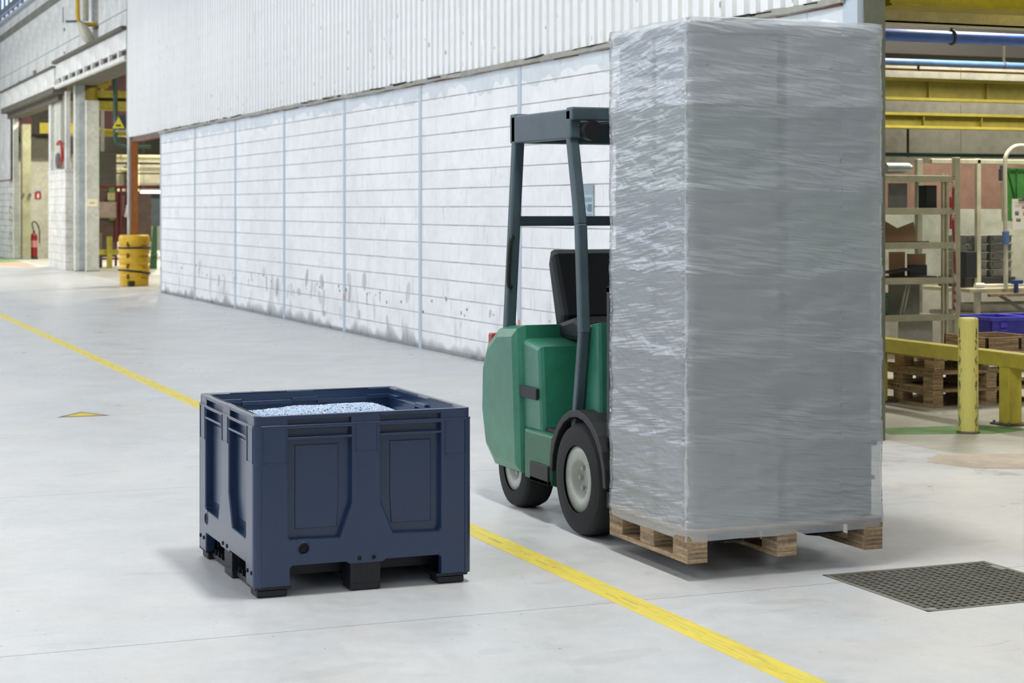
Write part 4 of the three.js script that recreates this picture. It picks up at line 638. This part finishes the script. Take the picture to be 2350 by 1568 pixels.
// ================================================================ LEFT: far doorways in the same wall
{
  const beamM = pm(0xf2f2ee, 0.55), dkm = pm(0x6a6658, 0.8), colM = pm(0xd8dbce, 0.6), colG = pm(0xc6cccb, 0.55), olive = pm(0xa8a884, 0.65), grey = pm(0x8f938f, 0.7);
  const b1 = thing('door_track_beam', 'long white sliding door beam over the farthest doorway', 'beam', [XE - 0.2, 4.8, 55.3]);
  M('beam', B(XE - 0.28, XE, 4.82, 5.34, 49.45, 61.1, 0.01), beamM, b1); M('top_flange', B(XE - 0.36, XE, 5.33, 5.37, 49.4, 61.2), dkm, b1); M('lower_track', [B(XE - 0.3, XE + 0.05, 4.66, 4.82, 49.45, 61.1), B(XE - 0.1, XE + 0.3, 4.5, 4.7, 50, 61.1)], dkm, b1);
  const b2 = thing('door_track_beam', 'shorter white sliding door beam beside the corrugated wall', 'beam', [XE - 0.2, 4.9, 44]);
  M('beam', B(XE - 0.3, XE, 4.98, 5.4, 38.9, 49.0, 0.01), beamM, b2); M('top_flange', B(XE - 0.4, XE, 5.38, 5.46, 38.9, 49.0), dkm, b2); M('rail', [B(XE - 0.34, XE - 0.24, 4.74, 4.84, 38.9, 49.0, 0.01)], beamM, b2); const ro = []; for (let k = 0; k < 8; k++) M('rail_hanger', B(XE - 0.33, XE - 0.26, 4.83, 5.0, 39.6 + k * 1.15, 39.75 + k * 1.15), beamM, b2);
  M('dark_soffit', [B(XE - 0.2, XE + 0.6, 4.8, 5.0, 38.9, 49.0)], dkm, b2);
  const pierM = pm(0xf6f4ec, 0.7);
  // masonry pier with hose frame on top
  const p = thing('masonry_pier', 'white block pier between the two far doorways', 'pier', [XE + 0.1, 0, 50.7]);
  for (let r = 0; r < 12; r++) for (let k = 0; k < 6; k++) { const s = 49.13 + k * 0.64 - (r % 2 ? 0.32 : 0), e = s + 0.64; if (e > 49.2 && s < 52.3) M('block', B(XE - 0.03, XE + 0.22, r * 0.215 + 0.003, r * 0.215 + 0.213, Math.max(49.13, s) + 0.003, Math.min(52.3, e) - 0.003, 0.006), pierM, p); }
  M('cap', B(XE - 0.04, XE + 0.24, 2.58, 2.66, 49.1, 52.33, 0.006), beamM, p); M('frame_post', B(XE - 0.02, XE + 0.1, 2.66, 4.7, 51.95, 52.3, 0.006), beamM, p); M('frame_post', B(XE - 0.02, XE + 0.1, 2.66, 4.7, 49.13, 49.35, 0.006), beamM, p); M('inner_post', B(XE + 0.03, XE + 0.16, 2.66, 4.8, 50.4, 51.6, 0.006), colM, p); M('thin_pipe', C(0.04, V(XE + 0.05, 2.9, 49.9), V(XE + 0.05, 4.7, 49.9), 10), pm(0xb4afa0, 0.6), p);
  const h = thing('fire_hose', 'coiled red fire hose with grey reel hanging in the frame above the block pier', 'fire hose', [XE - 0.03, 2.8, 50]); M('hose', T([V(XE - 0.05, 3.35, 50.4), V(XE - 0.05, 3.4, 50.0), V(XE - 0.05, 3.25, 49.65), V(XE - 0.05, 2.95, 49.6), V(XE - 0.05, 2.78, 49.85)], 0.045, 40, 8), mat(0xa8322c, 0.5), h); M('reel', new THREE.TorusGeometry(0.17, 0.05, 10, 24).rotateY(Math.PI / 2).translate(XE - 0.04, 2.9, -50.4), pm(0x6c7074, 0.5), h);
  const col = (name, label, x0, x1, a0, a1, h2, m, m2) => { const t = thing(name, label, 'column', [(x0 + x1) / 2, 0, (a0 + a1) / 2]); M('shaft', B(x0 + 0.03, x1, 0, h2, a0, a1, 0.006), m, t); M('edge_strip', B(x0, x0 + 0.035, 0, h2, a0 - 0.01, a0 + 0.1, 0.003), m2, t); M('base', B(x0 + 0.01, x1 + 0.02, 0, 0.03, a0 - 0.03, a1 + 0.03), grey, t); return t; };
  col('steel_column', 'blue grey steel column right beside the white block pier', 7.36, 7.63, 48.2, 48.6, 4.9, colG, beamM);
  const c2 = col('steel_column', 'pale grey column with a small cream sign under the yellow crane end', 7.6, 7.94, 47.9, 48.3, 4.4, colM, beamM);
  single('red_door_seal', 'dark red vertical strip in the gap between the two far columns', 'strip', B(7.62, 7.68, 0, 4.24, 48.62, 48.7), mat(0x4a2622, 0.8));
  const cs = thing('column_sign', 'small cream sign with one dark word on the pale grey column', 'sign', [7.78, 1.77, 47.88]); { const c = document.createElement('canvas'); c.width = 128; c.height = 96; const x = c.getContext('2d'); x.fillStyle = '#eee5c6'; x.fillRect(0, 0, 128, 96); x.strokeStyle = '#5b574c'; x.lineWidth = 5; x.beginPath(); x.moveTo(34, 50); for (let k = 0; k < 9; k++) x.lineTo(36 + k * 7, 50 + (k % 2 ? -6 : 5)); x.stroke(); M('plate', B(7.62, 7.9, 1.665, 1.87, 47.885, 47.895), mat(0xffffff, 0.6, { map: tex(c, [1 / 0.28, 1 / 0.205], [-7.62 / 0.28, -1.665 / 0.205]) }), cs); }
  // far jamb of the doorway
  const j1 = col('door_jamb', 'pale grey steel jamb at the left of the farthest doorway', 7.3, 7.47, 60.4, 60.8, 4.6, colM, beamM); const j2 = col('recess_column', 'olive painted column at the back of the farthest doorway', 7.5, 7.8, 60.0, 60.4, 4.3, olive, dkm); M('hinge_bracket', [B(7.5, 7.58, 2.0, 2.1, 59.9, 60.0, 0.01), B(7.72, 7.8, 2.0, 2.1, 59.9, 60.0, 0.01)], dkm, j2);
  // fire extinguisher and its sign
  const e = thing('fire_extinguisher', 'red fire extinguisher with black hose on the floor of the far doorway', 'fire extinguisher', [7.92, 0, 60.2]);
  M('cylinder', L([[0.001, 0.02], [0.1, 0.02], [0.11, 0.05], [0.11, 0.66], [0.09, 0.74], [0.04, 0.78], [0.001, 0.78]], 7.92, 0.05, 60.2, 24), mat(0x86191c, 0.3), e); M('label', C(0.112, V(7.92, 0.38, 60.2), V(7.92, 0.6, 60.2), 24), mat(0xb97b78, 0.5), e); M('hose', T([V(7.92, 0.86, 60.2), V(7.86, 1.15, 60.15), V(7.96, 1.18, 60.1), V(8.07, 0.95, 60.1), V(8.08, 0.5, 60.1)], 0.02, 40, 8), mat(0x222322, 0.6), e); M('valve', B(7.89, 7.95, 0.82, 0.92, 60.17, 60.23, 0.01), mat(0x222322, 0.5), e); M('skirt', L([[0.1, 0], [0.125, 0], [0.125, 0.06], [0.1, 0.08]], 7.92, 0, 60.2, 24), mat(0x222322, 0.6), e);
  const es = thing('extinguisher_sign', 'red square sign with a white extinguisher picture and a blue bar on top', 'sign', [8.22, 2.05, 61.58]); M('plate', B(8.13, 8.33, 1.93, 2.15, 61.57, 61.59), mat(0xa82430, 0.5), es); M('pictogram', [B(8.2, 8.26, 1.96, 2.09, 61.562, 61.57, 0.003), BR(0.05, 0.014, 0.008, 8.24, 2.105, 61.566, 0, 0, 0.5)], mat(0xe8e4e0, 0.6), es); M('blue_bar', B(8.17, 8.31, 2.15, 2.19, 61.57, 61.59), mat(0x3a56b0, 0.5), es);
  // dark red box and dark lintel in the recess
  single('red_duct', 'dark red box high up inside the farthest doorway', 'duct', B(7.5, 7.95, 3.95, 4.6, 60.9, 61.5, 0.01), mat(0x4b1d22, 0.6)); single('yellow_hoist_beam', 'yellow hoist beam glimpsed through the hose frame', 'beam', [B(8.2, 10.2, 4.05, 4.4, 61.0, 61.2, 0.01)], dimYellow); single('recess_lintel', 'dark steel lintel above the pale back wall of the recess', 'lintel', [B(7.5, 9.3, 3.3, 3.95, 61.35, 61.6, 0.01)], pm(0x5c594c, 0.7));
  // pipes coming down the white wall
  const y = thing('yellow_gas_pipe', 'bright yellow pipe bending into the white wall above the doorway beam', 'pipe', [6.95, 6, 44.6]); M('tube', T([V(6.9, 9.2, 44.7), V(6.9, 7, 44.7), V(6.9, 6.25, 44.7), V(6.92, 6.1, 44.7), V(7.03, 6.03, 44.7), V(7.36, 6.03, 44.7)], 0.055, 60, 12, 0.1), mat(0xe0b43a, 0.4), y); M('valve', [C(0.03, V(6.62, 6.08, 44.7), V(6.9, 6.1, 44.7), 8), C(0.012, V(6.56, 6.05, 44.7), V(6.56, 6.42, 44.7), 8)], pm(0x77879a, 0.4), y);
  const d = thing('cream_duct', 'cream vertical duct ending in a rounded bowl behind the yellow pipe', 'duct', [7.1, 5.5, 44.5]); M('pipe', C(0.075, V(7.06, 6.1, 44.55), V(7.06, 9.2, 44.55), 16), pm(0xcfcbb4, 0.5), d); M('bowl', new THREE.SphereGeometry(0.3, 24, 16).scale(0.45, 1.15, 0.8).rotateZ(0.55).translate(7.08, 5.78, -44.55), pm(0xe0dbc4, 0.5), d); M('drain', C(0.03, V(7.18, 5.465, 44.55), V(7.18, 5.56, 44.55), 10), pm(0x3b3a36, 0.6), d);
  single('grey_riser_pipe', 'thin pale grey pipe right of the yellow pipe', 'pipe', C(0.035, V(7.24, 6.1, 44.55), V(7.24, 9.2, 44.55), 12), pm(0xbfc4c8, 0.4));
}
// column guard, posts and signs under the corrugated overhang
{
  const g = thing('column_guard', 'stout yellow plastic column guard with two black straps around the orange post', 'column guard', [7.15, 0, 38.75]);
  const pr = [], R = 0.32, H = 1.07; for (let k = 0; k <= 60; k++) { const y = k / 60 * H; let r = R; for (const c of [0.25, 0.45, 0.64, 0.84]) { const d = Math.abs(y - c); if (d < 0.035) r -= 0.022 * Math.cos(d / 0.035 * Math.PI / 2); } if (y < 0.2) r -= 0.02; if (y > H - 0.05) r -= (y - H + 0.05) * 0.5; pr.push([r, y]); }
  const yel = pm(0xffcd34, 0.4); M('shell', [L([[0.17, 0], ...pr, [0.16, H], [0.16, 0]], 7.15, 0, 38.75, 40)], yel, g);
  const dkY = pm(0xa8730c, 0.5); for (const y of [0.2, 0.42, 0.64, 0.88]) { M('square_recess', BR(0.1, 0.1, 0.03, 7.15 - 0.17, y, 38.75 - 0.26, 0, 0.55, 0, 0.012), dkY, g); M('slot_recess', BR(0.2, 0.035, 0.03, 7.15 + 0.12, y - 0.02, 38.75 - 0.285, 0, -0.38, 0, 0.012), dkY, g); }
  M('fork_notch', BR(0.24, 0.11, 0.1, 7.09, 0.057, 38.5, 0, 0.2, 0), mat(0x55451c, 0.8), g);
  M('strap', new THREE.TorusGeometry(R + 0.002, 0.02, 8, 40).rotateX(Math.PI / 2).translate(7.15, 0.8, -38.75), mat(0x26282c, 0.6), g); M('strap', new THREE.TorusGeometry(R + 0.0, 0.022, 8, 40).rotateX(Math.PI / 2 - 0.02).rotateZ(-0.12).translate(7.15, 0.3, -38.75), mat(0x26282c, 0.6), g);
  single('orange_post', 'rust orange steel post under the end of the corrugated wall', 'post', [B(7.08, 7.1, 0, 3.2, 38.71, 38.85), B(7.2, 7.225, 0, 3.2, 38.71, 38.85), B(7.08, 7.225, 0, 3.2, 38.74, 38.76)].concat([B(7.085, 7.22, 0, 3.2, 38.705, 38.715)]), pm(0xd08445, 0.6));
  single('white_pipe', 'white vertical pipe left of the rust orange post', 'pipe', C(0.035, V(7.03, 0.2, 38.7), V(7.03, 3.2, 38.7), 14), pm(0xe6e8ea, 0.4));
  single('wood_fascia', 'reddish brown strip on the underside of the corrugated overhang', 'fascia', B(XW + 0.02, XW + 0.19, 3.02, 3.079, 35.6, 38.7), pm(0x8e6a58, 0.8));
  // warning triangle and mirror box
  const w = thing('warning_sign', 'yellow triangle sign with a black word on a dark box beside the corrugated wall', 'sign', [6.96, 3.5, 39.2]);
  const c = document.createElement('canvas'); c.width = 128; c.height = 128; const x = c.getContext('2d'); x.fillStyle = '#ecdf36'; x.fillRect(0, 0, 128, 128); x.strokeStyle = '#2a2a20'; x.lineWidth = 7; x.beginPath(); x.moveTo(36, 84); for (let k = 0; k < 9; k++) x.lineTo(40 + k * 6, 92 + (k % 2 ? -8 : 7)); x.stroke();
  const box = []; for (let k = 0; k < 8; k++) { const th = (k + 0.5) * Math.PI / 4; box.push([6.98 + 0.17 * Math.cos(th), 3.45 + 0.17 * Math.sin(th)]); } M('box', X(box, 0.12, 'xy', 39.2, 0.008), mat(0x3c434e, 0.35), w);
  M('triangle', X([[6.77, 3.315], [7.03, 3.315], [6.9, 3.56]], 0.012, 'xy', 39.17, 0.001), mat(0xffffff, 0.5, { map: tex(c, [1 / 0.26, 1 / 0.26], [-6.77 / 0.26, -3.3 / 0.26]) }), w); M('bracket', [B(6.85, 7.05, 3.24, 3.28, 39.15, 39.25, 0.006), B(7.04, 7.1, 3.24, 3.3, 38.84, 39.3, 0.006)], pm(0xb8bbb6, 0.5), w);
}
// hall seen through the far doorways
{
  const red = mat(0x7a2226, 0.5), dr = pm(0x5d2a2c, 0.6);
  const y1 = thing('crane_end_truck', 'bright yellow crane end truck and beam inside the far doorway', 'crane', [8, 4.3, 48.7]);
  M('end_box', B(7.58, 8.0, 4.25, 4.78, 48.5, 48.9, 0.02), pm(0xc9b320, 0.5), y1); M('girder', [B(8.0, 13, 4.52, 4.72, 48.7, 49.0, 0.02), B(8.0, 13, 4.2, 4.44, 48.7, 49.0, 0.02)], pm(0xbfae24, 0.5), y1); M('slot', B(8.0, 13, 4.42, 4.54, 48.8, 48.95), mat(0x2c2a1c, 0.8), y1); M('motor', [C(0.1, V(7.95, 4.85, 48.7), V(8.3, 4.85, 48.7), 16), B(8.3, 8.38, 4.85, 5.02, 48.65, 48.75)], pm(0xb5a31c, 0.5), y1);
  single('green_pipe_drop', 'dark green pipe dropping in front of the yellow crane girder', 'pipe', T([V(8.3, 7.2, 47.6), V(8.3, 5.2, 47.6), V(8.3, 4.2, 47.6), V(8.3, 3.45, 47.6), V(8.36, 3.28, 47.6), V(8.55, 3.23, 47.6), V(9.2, 3.23, 47.6)], 0.06, 60, 12, 0.1), mat(0x2c4a39, 0.4));
  single('dark_red_board', 'dark red panel high behind the yellow crane girder', 'panel', B(8.6, 14, 4.05, 7.2, 55.6, 55.7), mat(0x3c1719, 0.7)); single('grey_rail_post', 'slim grey post below the yellow crane girder', 'post', B(9.1, 9.2, 3.3, 7.2, 54.6, 54.7), pm(0x82857c, 0.6)); single('yellow_back_beam', 'second yellow beam low behind the dark red panel', 'beam', B(8.8, 15, 3.85, 4.05, 57, 57.2, 0.01), dimYellow); single('dark_back_beam', 'dark horizontal beam over the cream tanks', 'beam', B(8.6, 16, 3.3, 3.85, 57.5, 57.9, 0.01), mat(0x37352d, 0.8));
  // red gate with notices
  const g = thing('red_gate', 'dark red tubular gate inside the second far doorway', 'gate', [9, 0, 51.5]);
  M('top_rail', B(8.42, 10.1, 2.17, 2.26, 51.45, 51.55, 0.01), red, g); for (const [a0, a1] of [[8.97, 9.03], [9.1, 9.16]]) M('post', X([[a0, 2.2], [a1, 2.2], [a1 - 0.01, 0.02], [a0 - 0.01, 0.02]], 0.06, 'xy', 51.45), red, g); M('post', B(9.28, 9.34, 0.02, 2.2, 51.45, 51.51), red, g); M('lower_rail', B(8.42, 9.6, 0.2, 0.25, 51.46, 51.5), red, g); M('mesh_panel', B(8.42, 10, 0.7, 2.1, 51.6, 51.63), pm(0x7c6862, 0.8), g);
  single('pink_notice_board', 'pale pink notice board hanging on the red gate', 'notice board', [B(8.42, 8.99, 1.36, 1.8, 51.42, 51.45, 0.004)], pm(0xcbb5ab, 0.7)); single('green_notice', 'green notice with a cream top sheet on the red gate', 'notice', [B(8.8, 8.95, 1.3, 2.2, 51.43, 51.45)], mat(0x5e9447, 0.6)); single('cream_notice', 'cream sheet with a dark mark fixed over the green notice', 'notice', [B(8.75, 8.95, 1.85, 2.06, 51.37, 51.39)], pm(0xd8cda6, 0.6)); single('white_tube', 'short slanting white tube lamp behind the red gate', 'tube', [C(0.03, V(9.24, 1.38, 51.43), V(9.3, 1.72, 51.43), 12)], mat(0xf0eeee, 0.4)); single('pale_poster', 'narrow pale pink poster between the red gate posts', 'poster', B(9.16, 9.24, 1.4, 1.98, 51.56, 51.58), pm(0xb79a97, 0.7));
  const y = thing('yellow_barrier', 'low yellow barrier with one post before the red gate', 'barrier', [8.75, 0, 50.5]); M('rail', B(8.1, 9.6, 0.36, 0.5, 50.48, 50.56, 0.01), yellowPaint, y); M('post', [C(0.075, V(8.63, 0, 50.4), V(8.63, 0.86, 50.4), 20)], yellowPaint, y);
  single('dark_bin', 'dark bin standing behind the low yellow barrier', 'bin', [X([[8.2, 0], [8.42, 0], [8.44, 0.42], [8.18, 0.42]], 0.3, 'xy', 50.8, 0.01)], mat(0x26251f, 0.7)); single('pink_machine', 'pinkish grey machine behind the barrier', 'machine', [B(8.3, 8.56, 0, 0.95, 51.1, 51.28, 0.02), B(8.36, 8.46, 0.95, 1.08, 51.12, 51.25, 0.02)], pm(0x9a8a83, 0.7));
  // bright background of the next hall
  const bg = structure('wall_annex_far'); M('pale_wall', B(9.3, 20, 0, 2.4, 71.5, 71.7), pm(0xd8d4c4, 0.8), bg); M('dark_wall', B(9.3, 20, 2.4, 7.2, 71.6, 71.8), pm(0x8c8978, 0.8), bg); M('cream_pilaster', B(12.9, 13.35, 0, 3.4, 71.2, 71.5, 0.01), pm(0xd2ceA0, 0.7), bg); M('dark_pillar', B(10.35, 10.85, 0, 5, 62.0, 62.5, 0.01), pm(0x47453a, 0.8), bg);
  for (let k = 0; k < 3; k++) { const y0 = [4.02, 3.45, 3.0][k], r = [0.17, 0.1, 0.05][k]; single('cream_pipe', ['thick cream pipe, topmost of the pipes in the next hall', 'middle cream pipe in the next hall', 'thin cream pipe, lowest of the pipes in the next hall'][k], 'pipe', [C(r, V(11.4, y0, 66), V(20, y0, 66), 18), C(r * 1.25, V(11.7, y0, 66), V(11.8, y0, 66), 18), C(r * 1.2, V(13.3, y0, 66), V(13.4, y0, 66), 18)], pm(0xd8d3a8, 0.4)); }
  for (let k = 0; k < 3; k++) single('brown_cable_rail', ['upper brown cable rail between the cream pipes', 'middle brown cable rail between the cream pipes', 'lower brown cable rail under the cream pipes'][k], 'rail', B(11, 20, [3.68, 3.2, 2.85][k], [3.78, 3.27, 2.9][k], 66.2, 66.3), mat(0x54452f, 0.7));
  single('blue_cable', 'dark blue cable hanging in the second far doorway', 'cable', [T([V(9.9, 7.2, 52), V(9.75, 3.5, 52), V(9.6, 3.3, 52), V(9.5, 3.28, 52), V(9.44, 3.1, 52), V(9.42, 2.5, 52), V(9.4, 2.35, 52), V(9.6, 2.33, 52)], 0.016, 50, 8, 0.1)], mat(0x2c3a66, 0.5));
  single('black_unit', 'black electrical unit under the topmost cream pipe', 'unit', [B(14.6, 15.3, 3.7, 4.05, 65.6, 65.8, 0.02)], mat(0x2d2e2c, 0.6));
  // glazed office and tube lamp
  const o = structure('window_3'); const fr = pm(0xc9c6a8, 0.6); M('frame', [B(12.3, 12.4, 0, 3.0, 61.9, 62), B(11.6, 14, 2.9, 3.0, 61.9, 62), B(11.6, 14, 2.4, 2.48, 61.9, 62), B(11.6, 14, 0.95, 1.03, 61.9, 62)], fr, o); M('pane', B(11.6, 12.3, 1.03, 1.95, 61.93, 61.95), pm(0x68757a, 0.3), o); M('pane', B(11.6, 12.3, 1.95, 2.4, 61.93, 61.95), mat(0x393b3c, 0.3), o); M('pane', B(12.4, 14, 1.03, 2.4, 61.93, 61.95), mat(0x2d3030, 0.3), o); M('sill_panel', B(11.6, 14, 0.2, 0.95, 61.9, 62), pm(0xb9bbb6, 0.6), o);
  const l = thing('tube_lamp', 'bright white tube lamp glowing right of the rust orange post', 'lamp', [9.4, 2.05, 48]); M('tube', C(0.035, V(9.02, 2.05, 48), V(9.8, 2.05, 48), 14), new THREE.MeshStandardMaterial({ color: 0xffffff, emissive: 0xffffff, emissiveIntensity: 3 }), l); M('housing', B(9.02, 9.8, 2.09, 2.13, 47.95, 48.05, 0.006), pm(0xcfcfc8, 0.5), l); for (const x of [9.1, 9.7]) M('hanger', C(0.005, V(x, 2.12, 48), V(x, 7.2, 48), 6), steel, l);
  const pl = new THREE.RectAreaLight(0xffffff, 6, 0.78, 0.06); pl.position.set(9.41, 2.05, -47.94); pl.rotation.y = 0; pl.lookAt(9.41, 2.05, 0); scene.add(pl);
  single('green_machine_guard', 'dark green machine guard at the edge of the block wall', 'guard', [X([[9.55, 0], [9.75, 0], [9.75, 1.15], [9.65, 1.15]], 0.1, 'xy', 49.5, 0.01), T([V(9.55, 0.1, 49.4), V(9.57, 0.3, 49.4), V(9.66, 0.38, 49.4), V(9.75, 0.38, 49.4)], 0.02, 20, 8)], mat(0x3f6b41, 0.5));
}
renderer.render(scene, camera);
